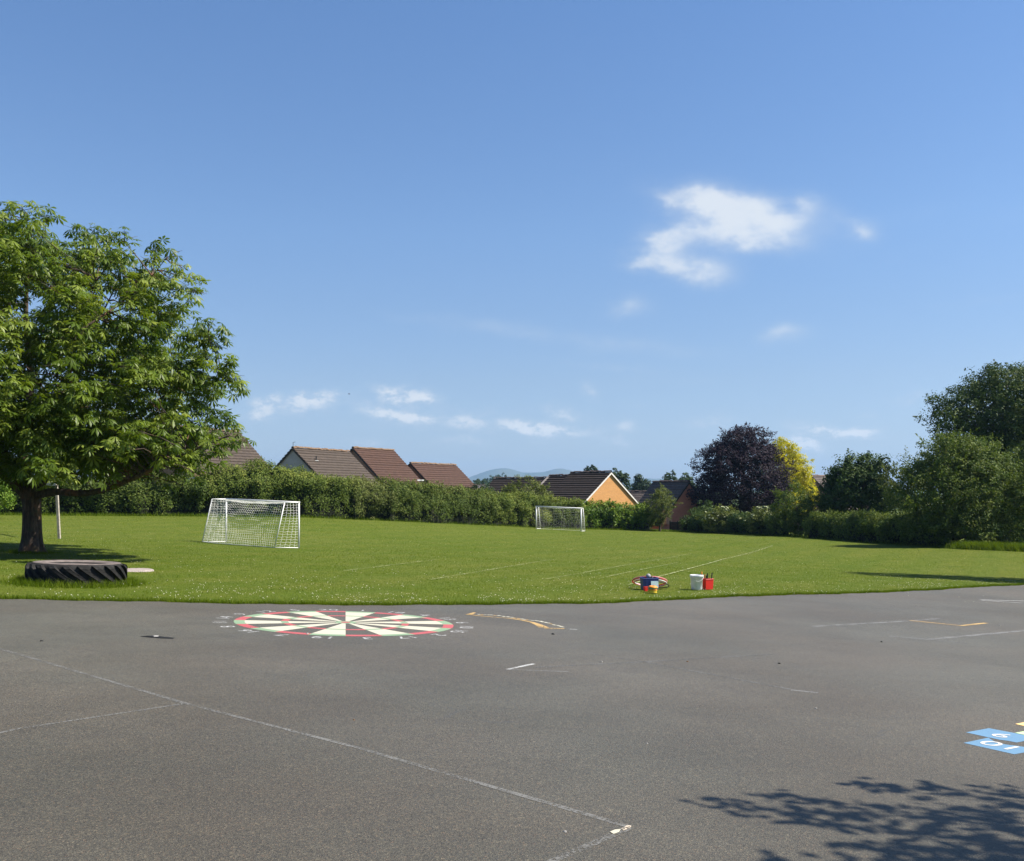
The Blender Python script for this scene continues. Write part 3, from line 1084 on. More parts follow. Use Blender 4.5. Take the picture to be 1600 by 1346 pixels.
hedge('hedge', 'low dark hedge at the foot of the copper beech', [(1076, 87, 1.45), (1100, 85.5, 1.5), (1160, 81, 1.5), (1232, 76, 1.55)], L_syc, 1.6, 240, .14, 7, G)
hedge('hedge', 'shaded low hedge between the bushy shrub and the spreading hazel', [(1278, 72, 1.6), (1330, 68, 1.75), (1400, 62.5, 1.8), (1470, 58, 1.9)], L_hazel, 1.8, 240, .14, 8, G)


def base_at(px, d):
    x = (px - 800) / F * d
    return (x, d, z1(x, d))


def shrub(name, label, px, d, ells, mat, n, cr, per, size, **kw):
    return tree(name, label, base_at(px, d), ells, mat, n, cr, per, size, trunk_r=kw.pop('trunk_r', .08), cat=kw.pop('cat', 'shrub'), limbs=kw.pop('limbs', 5), **kw)


shrub('shrub', 'rounded pale green shrub above the hedge, left of the far goal', 822, 88, [(0, 0, 2.6, 2.0, 1.5, 1.9), (-1.2, 0, 2.2, 1.2, 1.2, 1.3), (1.3, .2, 2.2, 1.3, 1.2, 1.2)], L_olive, 300, .34, 26, .16, sprays=60, spray_len=.5)
shrub('shrub', 'dark little bush poking above the hedge beside the red roof end', 750, 90, [(0, 0, 2.7, 1.2, 1.0, 1.0)], L_pine, 110, .3, 24, .15)
shrub('small_tree', 'slender pale green small tree at the end of the laurel hedge', 1031, 86, [(0, 0, 2.2, 1.2, 1.1, 1.5), (.25, 0, 3.0, .75, .7, .9), (-.5, 0, 1.4, .9, .9, .9)], L_olive, 260, .28, 24, .13, sprays=70, spray_len=.6, cat='tree', trunk_r=.09)
shrub('elder_bush', 'pale flowering bush rising from the low hedge, nearer the red house', 1128, 82.3, [(0, 0, 1.2, 1.9, 1.0, 1.1)], L_olive, 190, .3, 24, .15)
shrub('elder_bush', 'pale flowering bush rising from the low hedge, directly under the copper beech', 1190, 78, [(0, 0, 1.1, 1.5, .9, 1.05)], L_olive, 150, .3, 24, .15)
shrub('shrub', 'big bushy green shrub between copper beech and sycamore', 1252, 75, [(-.6, 0, 2.2, 1.7, 1.4, 2.0), (1.0, .3, 1.8, 1.5, 1.4, 1.7), (-1.2, .2, 1.3, 1.4, 1.3, 1.3), (.3, -.3, 1.0, 1.9, 1.4, 1.0)], L_hazel, 420, .34, 26, .15, sprays=80, spray_len=.6)
shrub('shrub', 'dark shrub in front of the copper beech beside the red gable', 1100, 88.5, [(0, 0, 1.5, 1.2, 1.1, 1.2)], L_syc, 160, .32, 24, .16)
shrub('shrub', 'yellow-green bush at the left edge of the picture behind the trunk', -6, 52, [(0, 0, 1.3, 1.0, .8, 1.1)], L_bright, 110, .26, 24, .13)
shrub('shrub', 'wispy light green bush against the sky right of the sycamore', 1418, 66, [(0, 0, 3.9, 1.6, 1.3, 1.9), (.3, 0, 2.2, 1.5, 1.3, 2.0)], L_olive, 330, .34, 24, .14, sprays=40, spray_len=.7)

# elder flower heads
def flower_heads(label_root, pts, r):
    pass

# ------------------------------------------------------------------ trees right of the field
tree('copper_beech', 'dark purple copper beech tree right of the red brick house', base_at(1158, 103),
     [(0, 0, 5.8, 4.5, 4.2, 4.9), (-2.9, 0, 3.6, 2.4, 2.8, 2.3), (2.5, 0, 4.4, 2.4, 3.0, 3.0), (.5, 0, 8.6, 2.9, 2.7, 2.3), (-2.1, 0, 7.4, 2.0, 2.3, 2.0)], L_beech, 2100, .52, 32, .19,
     trunk_r=.35, sprays=420, spray_len=1.0, rough=.10)
tree('golden_tree', 'bright yellow-leaved tree standing behind the copper beech', base_at(1228, 112),
     [(0, 0, 6.2, 2.8, 2.7, 3.8), (.7, 0, 4.0, 2.6, 2.5, 2.9), (-.3, 0, 8.5, 1.9, 1.9, 2.0)], L_gold, 900, .46, 30, .22, trunk_r=.22, sprays=120, spray_len=.6)
tree('sycamore_tree', 'dark green round-topped tree between golden tree and hazel', base_at(1340, 74),
     [(0, 0, 3.6, 2.3, 2.1, 2.6), (-.9, 0, 4.9, 1.3, 1.3, 1.4), (1.0, 0, 5.0, 1.35, 1.4, 1.4), (-1.5, 0, 3.0, 1.3, 1.4, 1.6), (1.5, 0, 3.0, 1.3, 1.4, 1.8)], L_syc, 950, .42, 28, .20,
     trunk_r=.22, sprays=60, spray_len=.5)
tree('oak_tree', 'tall dark oak towering behind at the right edge', base_at(1572, 70),
     [(.6, 0, 9.6, 4.8, 4.2, 3.0), (-2.6, 0, 8.6, 2.9, 3.0, 2.4), (3.4, 0, 8.6, 3.6, 3.4, 3.2), (0, 0, 6.0, 4.9, 4.2, 3.2), (-3.0, 0, 5.4, 2.6, 3.0, 2.2), (0, 0, 11.2, 3.0, 2.8, 1.6)], L_oak, 2600, .55, 32, .18,
     trunk_r=.45, sprays=120, spray_len=.7, rough=.13)
tree('hazel_tree', 'broad spreading green hazel tree reaching the grass at the right', base_at(1496, 57.5),
     [(0, 0, 3.4, 2.9, 2.6, 3.0), (-1.6, 0, 2.7, 2.2, 2.2, 2.2), (1.6, 0, 3.0, 2.0, 2.2, 2.6), (.2, -.6, 1.4, 2.4, 2.0, 1.6), (-.6, 0, 5.0, 1.8, 1.7, 1.7), (1.2, 0, 5.0, 1.5, 1.5, 1.5)], L_hazel, 2000, .40, 30, .13,
     trunk_r=.2, sprays=420, spray_len=.8, multi=3)
shrub('shrub', 'loose green shrub at the right edge beside the hazel', 1600, 55.5, [(0, 0, 1.9, 1.3, 1.3, 2.2), (.9, .2, 2.4, 1.4, 1.4, 2.4)], L_hazel, 330, .34, 26, .13, sprays=90, spray_len=.7)
tree('ash_tree', 'tall green tree behind the hazel, filling in below the oak', base_at(1640, 62),
     [(0, 0, 4.0, 3.0, 2.6, 3.6), (-1.8, 0, 3.0, 2.0, 2.0, 2.8)], L_oak, 800, .48, 30, .17, trunk_r=.25)

# distant single trees above the houses
for (px, py_top, d, wpx, mat, lab, n) in (
        (927, 729, 190, 34, L_pine, 'dark flat-topped distant cedar rising behind the yellow gable roof', 240),
        (965, 734, 175, 32, L_far, 'round distant tree right of the yellow gable apex', 240),
        (1004, 742, 200, 40, L_pine, 'distant pointed pine left of the slender small tree', 260),
        (1048, 739, 210, 30, L_far, 'distant green tree above the red house roof', 200),
        (1070, 741, 190, 30, L_far, 'distant dark tree touching the left edge of the copper beech', 200)):
    x = (px - 800) / F * d
    zb = z1(x, d)
    top = H + (YH - py_top) / F * d - zb
    rw = wpx / F * d / 2
    if 'cedar' in lab:
        E = [(0, 0, top - .9, rw * .75, rw * .6, .9), (-rw * .4, 0, top - 2.0, rw * .8, rw * .7, 1.1), (rw * .35, 0, top - 2.1, rw * .8, rw * .7, 1.1), (0, 0, top - 4, rw, rw, 2)]
    elif 'pine' in lab:
        E = [(-rw * .35, 0, top - .9, rw * .35, rw * .4, 1.0), (0, 0, top - 2.2, rw * .75, rw * .6, 1.2), (0, 0, top - 4.0, rw, rw * .8, 1.9)]
    else:
        E = [(0, 0, top - rw * .95, rw, rw, rw), (rw * .4, 0, top - rw * 1.5, rw * .8, rw * .7, rw), (-rw * .4, 0, top - rw * 1.7, rw * .8, rw * .7, rw)]
    tree('distant_tree', lab, (x, d, zb), E, mat, n, rw * .22, 24, .34, trunk_r=.25, group='distant trees beyond the houses', sprays=30, spray_len=rw * .3)

# the far-off wooded rise: one mass of crowns
Cs, Ns, Ts, Ss = [], [], [], []
for i in range(150):
    px = rng.uniform(640, 1120)
    d = rng.uniform(430, 900)
    lim = np.interp(px, [640, 722, 735, 750, 760, 782, 790, 810, 835, 850, 900, 1000, 1050, 1120], [748, 741, 744, 740, 747, 739, 744, 747, 748, 752, 756, 758, 757, 758])
    x = (px - 800) / F * d
    zt = H + (YH - lim - rng.uniform(0, 16)) / F * d
    zb = z1(x, d)
    rr = rng.uniform(3.0, 6.5)
    h = max(zt - zb, 5.0)
    e = [(x, d, zb + h - rr * .8, rr, rr, rr * .8), (x + rr * .2, d, zb + h * .45, rr * .9, rr * .9, h * .45)]
    C, N, T, _, _ = crown_points(e, 70, 1.0, 9, fill=.02)
    Cs.append(C); Ns.append(N); Ts.append(T); Ss.append(rng.uniform(.8, 1.6, len(C)) * (d / 600))
C = np.concatenate(Cs)
Vv, Fq = leaf_quads(C, np.concatenate(Ns), np.concatenate(Ss), .8)
wood = link('distant_woods', np_mesh('distant_woods', Vv, Fq, np.concatenate(Ts)), L_far)
tag(wood, 'hazy blue-green woods on the far rise below the hills', 'woods', kind='stuff')

# ------------------------------------------------------------------ horse chestnut by the playground
def bark_mat():
    m, t, bs, out = new_mat('chestnut_bark')
    co = t.node('ShaderNodeTexCoord').outputs['Object']
    mp = t.node('ShaderNodeMapping')
    t.put(mp.inputs[0], co)
    mp.inputs['Scale'].default_value = (1, 1, .22)
    n1 = t.noise(mp.outputs[0], 14, 6, .65)
    n2 = t.noise(co, 2.2, 4)
    c = t.ramp(n1, [(.3, (.018, .013, .010)), (.5, (.060, .042, .030)), (.72, (.135, .098, .070))])
    c = t.mix(t.math('MULTIPLY', t.maprange(n2, .52, .68), .55), c, (.20, .085, .035))
    sx = t.node('ShaderNodeSeparateXYZ')
    t.put(sx.inputs[0], co)
    c = t.mix(t.math('MULTIPLY', t.maprange(t.noise(co, 5, 4), .5, .66), .35), c, (.055, .068, .028))
    t.put(bs.inputs['Base Color'], c)
    bs.inputs['Roughness'].default_value = .95
    bn = t.node('ShaderNodeBump')
    bn.inputs['Strength'].default_value = 1
    bn.inputs['Distance'].default_value = .035
    t.put(bn.inputs['Height'], n1)
    t.put(bs.inputs['Normal'], bn.outputs[0])
    return m


M_bark = bark_mat()
tb = gp(47, 864)
chest = empty('horse_chestnut_tree', tb)
tag(chest, 'large spreading horse chestnut tree at the left above the tractor tyre', 'tree')
PM = F / tb.y                       # pixels per metre at the tree


def tpx(px, py, dd=0.0):
    """offset from the trunk foot of a point seen at (px,py) when it stands dd metres nearer/farther than the trunk"""
    d = tb.y + dd
    return at(px, py, d) - tb


# trunk with flared, ridged foot
nring, nsid = 30, 40
vs, fs = [], []
hT = tpx(47, 775).z
for i in range(nring):
    t = i / (nring - 1)
    z = -.25 + t * (hT + .45)
    r = .222 + .16 * math.exp(-max(z, 0) * 3.4) + .05 * max(0, (t - .75)) * 4
    cx = .03 * math.sin(t * 3) + .02
    for k in range(nsid):
        a = 2 * math.pi * k / nsid
        ridge = 1 + .07 * math.sin(a * 5 + t * 1.2) + .05 * math.sin(a * 9 - t * 2 + 1) + .04 * math.sin(a * 17 + t * 5) + .09 * math.exp(-max(z, 0) * 5) * math.sin(a * 6 + .6)
        vs.append((cx + r * ridge * math.cos(a), r * ridge * math.sin(a), z))
for i in range(nring - 1):
    for k in range(nsid):
        k2 = (k + 1) % nsid
        fs.append((i * nsid + k, i * nsid + k2, (i + 1) * nsid + k2, (i + 1) * nsid + k))
fs.append(tuple((nring - 1) * nsid + k for k in range(nsid)))
MB().add(vs, fs).build('trunk', M_bark, chest, True)
ft = tpx(48, 782)


def limb(pts, r0, r1, n=10):
    # smooth the polyline
    P = [Vector(p) for p in pts]
    out = []
    for i in range(len(P) - 1):
        p0 = P[max(i - 1, 0)]; p1 = P[i]; p2 = P[i + 1]; p3 = P[min(i + 2, len(P) - 1)]
        for j in range(5):
            t = j / 5
            out.append(.5 * ((2 * p1) + (p2 - p0) * t + (2 * p0 - 5 * p1 + 4 * p2 - p3) * t * t + (3 * p1 - p0 - 3 * p2 + p3) * t ** 3))
    out.append(P[-1])
    m = len(out)
    rs = [(r0 + (r1 - r0) * (i / (m - 1)) ** .8) * (1 + .10 * math.sin(i * 1.9)) for i in range(m)]
    MB().tube(out, rs, n).build('limb', M_bark, chest, True)
    return out


LIMBS = []
LIMBS.append(limb([tpx(50, 776), tpx(85, 769, -.3), tpx(125, 771, -.8), tpx(165, 765, -1.3), tpx(205, 749, -1.8), tpx(250, 728, -2.2), tpx(310, 700, -2.6), tpx(360, 680, -2.8)], .13, .02))
LIMBS.append(limb([tpx(44, 778), tpx(20, 755, -.4), tpx(-5, 735, -.9), tpx(-50, 708, -1.2), tpx(-120, 670, -1.5)], .17, .03))
LIMBS.append(limb([tpx(52, 778), tpx(68, 752, .2), tpx(95, 728, .6), tpx(135, 690, 1.0), tpx(190, 630, 1.5), tpx(250, 570, 1.6)], .14, .02))
LIMBS.append(limb([tpx(46, 780), tpx(40, 740, .1), tpx(36, 690, .3), tpx(48, 600, .5), tpx(40, 500, .3), tpx(45, 400, .2), tpx(42, 345, 0)], .19, .02))
LIMBS.append(limb([tpx(49, 780), tpx(58, 745, -.5), tpx(80, 690, -1.5), tpx(105, 610, -2.2), tpx(120, 520, -2.2), tpx(150, 440, -1.6)], .11, .010))
LIMBS.append(limb([tpx(44, 780), tpx(20, 730, .6), tpx(-20, 650, 1.2), tpx(-60, 540, 1.4), tpx(-70, 440, 1.0)], .14, .02))
LIMBS.append(limb([tpx(38, 700, .3), tpx(70, 640, .8), tpx(120, 560, 1.1), tpx(170, 470, 1.0), tpx(200, 400, .6)], .07, .008))
LIMBS.append(limb([tpx(120, 520, -2.6), tpx(180, 480, -1.8), tpx(230, 440, -1.0), tpx(262, 400, -1.6)], .04, .006, 7))
LIMBS.append(limb([tpx(135, 690, 1.0), tpx(210, 650, .4), tpx(290, 600, -.4), tpx(345, 590, -.8)], .07, .012, 7))
LIMBS.append(limb([tpx(40, 740, .1), tpx(60, 700, 2.0), tpx(90, 640, 4.0), tpx(120, 600, 5.2)], .09, .015, 7))

# leaf tufts: outline tufts where the photograph has them, then the body of the crown
tufts = []   # (x, y, z, r)
OUT = [(345, 586, 22), (340, 578, 20), (352, 596, 20), (40, 328, 26), (70, 338, 22), (15, 335, 26), (-20, 345, 30), (62, 362, 28), (30, 365, 32), (128, 366, 22), (152, 368, 24), (186, 372, 24), (140, 395, 28), (180, 405, 30), (105, 400, 24),
       (246, 390, 20), (266, 400, 20), (236, 412, 22), (285, 420, 18), (300, 440, 18), (296, 465, 18), (308, 458, 14), (270, 440, 26), (280, 490, 26), (325, 508, 20), (346, 518, 18), (338, 536, 16), (312, 530, 26),
       (350, 556, 16), (358, 566, 14), (318, 558, 26), (300, 580, 28), (364, 596, 18), (372, 608, 14), (350, 610, 20), (322, 612, 26), (338, 650, 26), (358, 664, 20), (376, 682, 18), (388, 690, 12), (360, 694, 22), (330, 690, 28),
       (340, 712, 18), (312, 722, 22), (285, 700, 28), (290, 735, 18), (262, 728, 22), (235, 716, 24), (318, 744, 12), (250, 752, 18), (275, 758, 14), (225, 745, 16)]
for px, py, rp in OUT:
    dd = rng.normal(-.6, .9)
    if px > 280: dd = rng.normal(-1.6, .7)
    p = tpx(px, py, dd)
    tufts.append((p.x, p.y, p.z, rp / PM * 1.0))
FRONT_TUFTS = 150
hs_ = np.array([2.0, 2.6, 3.2, 3.9, 4.7, 5.6, 6.5, 7.4, 8.2, 8.9, 9.5])
rs_ = np.array([2.6, 4.5, 5.6, 5.5, 5.6, 5.3, 5.0, 4.4, 3.6, 2.4, .9])
k = 0
while k < 430:
    h = rng.uniform(2.15, 9.3)
    R = np.interp(h, hs_, rs_)
    if rng.random() > (R / 5.8) ** 1.3 + .12:
        continue
    a = rng.uniform(0, 2 * math.pi)
    q = rng.uniform(.55, .97) if rng.random() < .8 else rng.uniform(.2, .6)
    rr = R * q * (1 + .07 * math.sin(3 * a + h))
    x = rr * math.cos(a)
    y = rr * math.sin(a) * .92
    if h < 2.7 and q < .6:
        continue
    tufts.append((x, y, h + (0 if h > 3 else rng.uniform(0, .5)), rng.uniform(.38, .68)))
    k += 1
for q in range(FRONT_TUFTS):
    h = rng.uniform(2.5, 9.0)
    R = np.interp(h, hs_, rs_) * rng.uniform(.82, 1.0)
    a = rng.uniform(-2.7, -.1)
    tufts.append((R * math.cos(a), R * math.sin(a) * .92, h, rng.uniform(.36, .6)))
# low skirt of leaves under the crown
for px in range(-60, 320, 22):
    for q in range(6):
        py = rng.uniform(662, 744)
        p = tpx(px + rng.normal(0, 8), py, rng.uniform(-4.6, 4.2))
        tufts.append((p.x, p.y, p.z, rng.uniform(.38, .6)))
tufts = np.array(tufts)
# the outline of the crown as it stands against the sky: keep the body inside it
SIL = np.array([(-400, 330), (-60, 325), (20, 314), (45, 312), (78, 330), (92, 372), (112, 362), (130, 352), (175, 350), (206, 368), (216, 402), (234, 384), (262, 374), (286, 400), (302, 430),
                (316, 462), (300, 482), (335, 498), (356, 525), (340, 545), (372, 562), (340, 580), (380, 598), (384, 614), (350, 640), (372, 655), (398, 688)], float)
wx = tufts[:, 0] + tb.x
wy = tufts[:, 1] + tb.y
tpxs = 800 + F * wx / wy
tpys = YH - F * (tufts[:, 2] + tb.z - H) / wy
rp = tufts[:, 3] * F / wy
def inside(px_, py_):
    # right-hand limit of the outline at this height, and the top limit at this column
    top = np.interp(px_, SIL[:20, 0], SIL[:20, 1])
    right = np.interp(py_, [312, 330, 350, 372, 400, 430, 462, 482, 498, 525, 545, 562, 580, 598, 614, 640, 655, 690, 720, 745, 765], [50, 85, 206, 262, 292, 304, 316, 304, 334, 356, 342, 370, 342, 380, 384, 352, 370, 396, 356, 325, 285])
    return (py_ > top) & (px_ < right)
ok = np.ones(len(tufts), bool)
for a in np.linspace(0, 2 * math.pi, 9)[:-1]:
    ok &= inside(tpxs + 1.1 * rp * math.cos(a), tpys + 1.1 * rp * math.sin(a))
ok[:len(OUT)] = True
tufts = tufts[ok]


def palm_leaf(n_leaflets=7, L=.25, droop=.55):
    """one horse chestnut leaf: leaflets spread like a hand, hanging from the tip of the stalk (local frame: stalk along +x, up +z)"""
    vs, fs = [], []
    for i in range(n_leaflets):
        f = i / (n_leaflets - 1) * 2 - 1
        a = f * math.radians(125)
        l = L * (1.0 - .42 * abs(f) ** 1.5)
        wd = l * .33
        dirx, diry = math.cos(a), math.sin(a)
        o = len(vs)

        def P(t, s):
            hx = t * l
            z = -droop * hx * (.35 + .9 * t) + .02 * (1 - abs(s)) * (1 if 0 < t < 1 else 0) * l * 3
            return (dirx * hx - diry * s * wd * .5, diry * hx + dirx * s * wd * .5, z)
        vs += [P(.04, 0), P(.66, 1), P(.66, 0), P(.66, -1), P(1, 0)]
        fs += [(o, o + 2, o + 1), (o, o + 3, o + 2), (o + 1, o + 2, o + 4), (o + 2, o + 3, o + 4)]
    return np.array(vs), np.array(fs)


TMPL = [palm_leaf(7, .235, .40), palm_leaf(7, .21, .68), palm_leaf(5, .22, .22)]


def leaf_frames(n):
    ci = rng.choice(len(tufts), n, p=(tufts[:, 3] ** 2) / (tufts[:, 3] ** 2).sum())
    t = tufts[ci]
    D = rng.normal(size=(n, 3))
    D[:, 2] = D[:, 2] * .8 + .35
    D = unit(D)
    pos = t[:, :3] + D * t[:, 3:4] * (rng.random((n, 1)) ** .4) * np.array([1.05, 1.05, .8])
    ax = np.arctan2(D[:, 1], D[:, 0]) + rng.normal(0, .6, n)
    # crown-outward lean mixes in so that leaves hang away from the trunk
    ox = np.arctan2(pos[:, 1], pos[:, 0])
    yaw = np.where(rng.random(n) < .45, ox + rng.normal(0, .7, n), ax)
    pitch = rng.normal(.16, .36, n)          # tips hang down
    roll = rng.normal(0, .3, n)
    sc = rng.uniform(.60, 1.22, n)
    tint = np.clip(.40 + rng.normal(0, .16, len(tufts))[ci] + rng.normal(0, .14, n) + .12 * D[:, 2] + np.where(rng.random(n) < .12, .3, 0), 0, 1)
    return pos, yaw, pitch, roll, sc, tint


def rotmats(yaw, pitch, roll):
    cy, sy, cp, sp, cr, sr = np.cos(yaw), np.sin(yaw), np.cos(pitch), np.sin(pitch), np.cos(roll), np.sin(roll)
    R = np.empty((len(yaw), 3, 3))
    R[:, 0, 0] = cy * cp; R[:, 0, 1] = cy * sp * sr - sy * cr; R[:, 0, 2] = cy * sp * cr + sy * sr
    R[:, 1, 0] = sy * cp; R[:, 1, 1] = sy * sp * sr + cy * cr; R[:, 1, 2] = sy * sp * cr - cy * sr
    R[:, 2, 0] = -sp; R[:, 2, 1] = cp * sr; R[:, 2, 2] = cp * cr
    return R


NL = 23000
pos, yaw, pitch, roll, sc, tint = leaf_frames(NL)
ok = pos[:, 2] > 1.75
pos, yaw, pitch, roll, sc, tint = [a[ok] for a in (pos, yaw, pitch, roll, sc, tint)]
R = rotmats(yaw, pitch, roll)
# the 300 leaves that show largest: nearest to the eye, in view
dist = np.linalg.norm(pos + np.array(tb) - np.array([0, 0, H]), axis=1)
vis_px = 800 + F * (pos[:, 0] + tb.x) / (pos[:, 1] + tb.y)
score = dist + np.where(vis_px < 0, 100, 0)
order = np.argsort(score)
pick = order[:300]
rest = order[300:]
Vs, Fs, Ts = [], [], []
base_i = 0
for v_i, (tv, tf) in enumerate(TMPL):
    sel = rest[v_i::3]
    P = np.einsum('nij,kj->nki', R[sel], tv) * sc[sel][:, None, None] + pos[sel][:, None, :]
    n = len(sel)
    Vs.append(P.reshape(-1, 3))
    Fs.append((tf[None] + (np.arange(n) * len(tv))[:, None, None]).reshape(-1, 3) + base_i)
    Ts.append(np.repeat(tint[sel], len(tf)))
    base_i += n * len(tv)
cr = link('crown', np_mesh('chestnut_crown', np.concatenate(Vs), np.concatenate(Fs), np.concatenate(Ts)), L_chest, chest)
cr['kind'] = 'stuff'
lm = []
for v_i, (tv, tf) in enumerate(TMPL):
    for tt in (.3, .45, .6, .75):
        me = np_mesh('chestnut_leaf', tv, tf, np.full(len(tf), tt))
        me.materials.append(L_chest)
        lm.append(me)
for i in pick:
    o = link('leaf', lm[(int(i) % 3) * 4 + int(np.clip((tint[i] - .22) / .16, 0, 3))], None, chest)
    Mx = Matrix(R[i].tolist()).to_4x4()
    o.matrix_local = Matrix.Translation(Vector(pos[i])) @ Mx @ Matrix.Scale(float(sc[i]), 4)
# twigs reaching into the tufts
tw = MB()
allp = [p for l in LIMBS for p in l[3:]]
AP = np.array([tuple(p) for p in allp])
for tx, ty, tz, tr in tufts:
    dv = AP - np.array([tx, ty, tz])
    dd = np.linalg.norm(dv, axis=1) + np.where(dv[:, 2] > .4, 2.0, 0)
    j = int(np.argmin(dd))
    a = Vector(AP[j])
    b = Vector((tx, ty, tz))
    if (b - a).length < .15 or (b - a).length > 2.1 or (b.z - a.z > .9 and (b - a).xy.length < .7):
        continue
    pts = limb_path(a, b, .03, .07, 6)
    tw.tube(pts, [.022, .019, .016, .013, .009, .005], 5, False)
    for q in range(4):
        e = b + Vector((random.uniform(-1, 1), random.uniform(-1, 1), random.uniform(-.4, .8))) * tr
        tw.tube([pts[4], (pts[4] + e) / 2 + Vector((0, 0, .04)), e], [.008, .006, .003], 4, False)
to = tw.build('twigs', M_bark, chest, True)
to['kind'] = 'stuff'

# ------------------------------------------------------------------ trees just out of frame whose shade falls into it
sh_base = Vector((10.4, 4.2, z1(10.4, 4.2)))
sht = tag(empty('playground_tree', sh_base), 'tree outside the frame at the right, throwing the leafy shadow on the playground', 'tree')
SHADE = [(1082, 1257, .10), (1100, 1259, .16), (1122, 1262, .10), (1150, 1268, .18), (1166, 1273, .12), (1185, 1279, .18), (1212, 1285, .17), (1232, 1288, .10), (1170, 1246, .13), (1190, 1250, .10),
         (1228, 1252, .12), (1252, 1259, .19), (1283, 1264, .19), (1306, 1268, .14), (1225, 1268, .12), (1265, 1276, .14), (1296, 1281, .12), (1318, 1286, .14), (1345, 1274, .12), (1335, 1292, .12), (1360, 1296, .14),
         (1302, 1225, .12), (1318, 1229, .10), (1345, 1229, .09), (1370, 1237, .17), (1398, 1241, .14), (1418, 1231, .10), (1440, 1233, .10), (1466, 1242, .10), (1358, 1262, .13), (1382, 1265, .16),
         (1428, 1278, .13), (1455, 1281, .15), (1480, 1287, .14), (1440, 1300, .14), (1400, 1296, .14), (1490, 1240, .15), (1515, 1247, .18), (1545, 1252, .16), (1490, 1265, .19), (1520, 1262, .18), (1555, 1270, .18),
         (1585, 1262, .14), (1500, 1275, .15), (1530, 1232, .11), (1560, 1245, .10), (1595, 1266, .20), (1160, 1344, .14), (1420, 1308, .2), (1470, 1305, .2), (1520, 1300, .22), (1560, 1295, .2), (1590, 1290, .22)]
dense = [(rng.uniform(1290, 1700), rng.uniform(1322, 1400)) for _ in range(60)] + [(rng.uniform(1450, 1750), rng.uniform(1285, 1345)) for _ in range(34)] + [(rng.uniform(1600, 1900), rng.uniform(1270, 1420)) for _ in range(40)]
SHADE += [(x_, y_, .21) for x_, y_ in dense if y_ > 1318 - (x_ - 1255) * .13]
CCl = []
for px_, py_, rr_ in SHADE:
    tt = (px_ - 800) / F
    d_ = F * H / (py_ - YH + F * (SB * tt + SCc))
    gx_, gy_ = tt * d_ + .13, d_
    gz0 = SB * gx_ + SCc * gy_
    h_ = 4.3 + .25 * gx_ + rng.normal(0, .22)
    q_ = h_ / SUN_DIR.z
    CCl.append((gx_ + SUN_DIR.x * q_, gy_ + SUN_DIR.y * q_, gz0 + h_, rr_))
CCl = np.array(CCl)
per = 6
ci = np.repeat(np.arange(len(CCl)), per)
off = rng.normal(size=(len(ci), 3)) * CCl[ci, 3:4] * np.array([.7, .55, .3])
Cc = CCl[ci, :3] + off
Nn = unit(rng.normal(size=(len(ci), 3)) * .6 + np.array([.2, 0, 1.0]))
Vv, Fq = leaf_quads(Cc - np.array(sh_base), Nn, rng.uniform(.09, .17, len(ci)), .6)
o_ = link('crown', np_mesh('playground_crown', Vv, Fq, np.clip(rng.normal(.5, .2, len(ci)), 0, 1)), L_hazel, sht)
o_['kind'] = 'stuff'
C2, N2, T2, _, _ = crown_points([(11.6, 3.2, sh_base.z + 6.6, 2.6, 2.6, 2.0)], 160, .45, 20, fill=.3)
Vv, Fq = leaf_quads(C2 - np.array(sh_base), N2, rng.uniform(.10, .2, len(C2)), .6)
o_ = link('crown', np_mesh('playground_crown', Vv, Fq, T2), L_hazel, sht)
o_['kind'] = 'stuff'
MB().tube([(0, 0, -.3), (0, 0, .2), (.05, .05, 2), (.3, -.3, 4.5), (.9, -.8, 6.5)], [.34, .26, .22, .15, .06], 10).build('trunk', M_bark_plain, sht, True)
bw = MB()
for i_ in range(0, len(CCl), 3):
    c_ = Vector(CCl[i_, :3]) - sh_base
    st_ = Vector((.1, -.1, min(2.4 + .18 * i_ / 10, c_.z - .6)))
    bw.tube(limb_path(st_, c_, .05, .04, 6), [.05, .035, .022, .014, .009, .005], 5, False)
bw.build('branches', M_bark_plain, sht, True)
tree('poplar_tree', 'slim tall tree outside the frame at the right, shading the field edge', (22.6, 34.6, z1(22.6, 34.6)),
     [(0, 0, 9.5, 1.5, 1.6, 3.4), (0, -.3, 6.0, 2.1, 2.3, 4.0), (.3, -1.5, 4.0, 2.2, 2.4, 2.6)], L_oak, 800, .42, 26, .17, trunk_r=.22)

# ------------------------------------------------------------------ painted markings on the playground
def flat_poly(name, pts, mat, parent=None, off=.004, o=Vector((0, 0, 0))):
    """polygon painted on the asphalt; pts are (x, y) in metres"""
    off *= .4
    me = bpy.data.meshes.new(name)
    me.from_pydata([(x - o.x, y - o.y, pz(x, y, off) - o.z) for x, y in pts], [], [tuple(range(len(pts)))])
    me.update()
    # face upwards
    if me.polygons[0].normal.z < 0:
        me.flip_normals()
    return link(name, me, mat, parent)


def strip_pts(P, wd):
    P = [Vector((p[0], p[1], 0)) for p in P]
    L, R_ = [], []
    for i, p in enumerate(P):
        a = P[max(i - 1, 0)]
        b = P[min(i + 1, len(P) - 1)]
        t = (b - a).normalized()
        n = Vector((-t.y, t.x, 0))
        ww = wd[i] if isinstance(wd, (list, tuple)) else wd
        L.append(p + n * ww / 2)
        R_.append(p - n * ww / 2)
    return L, R_


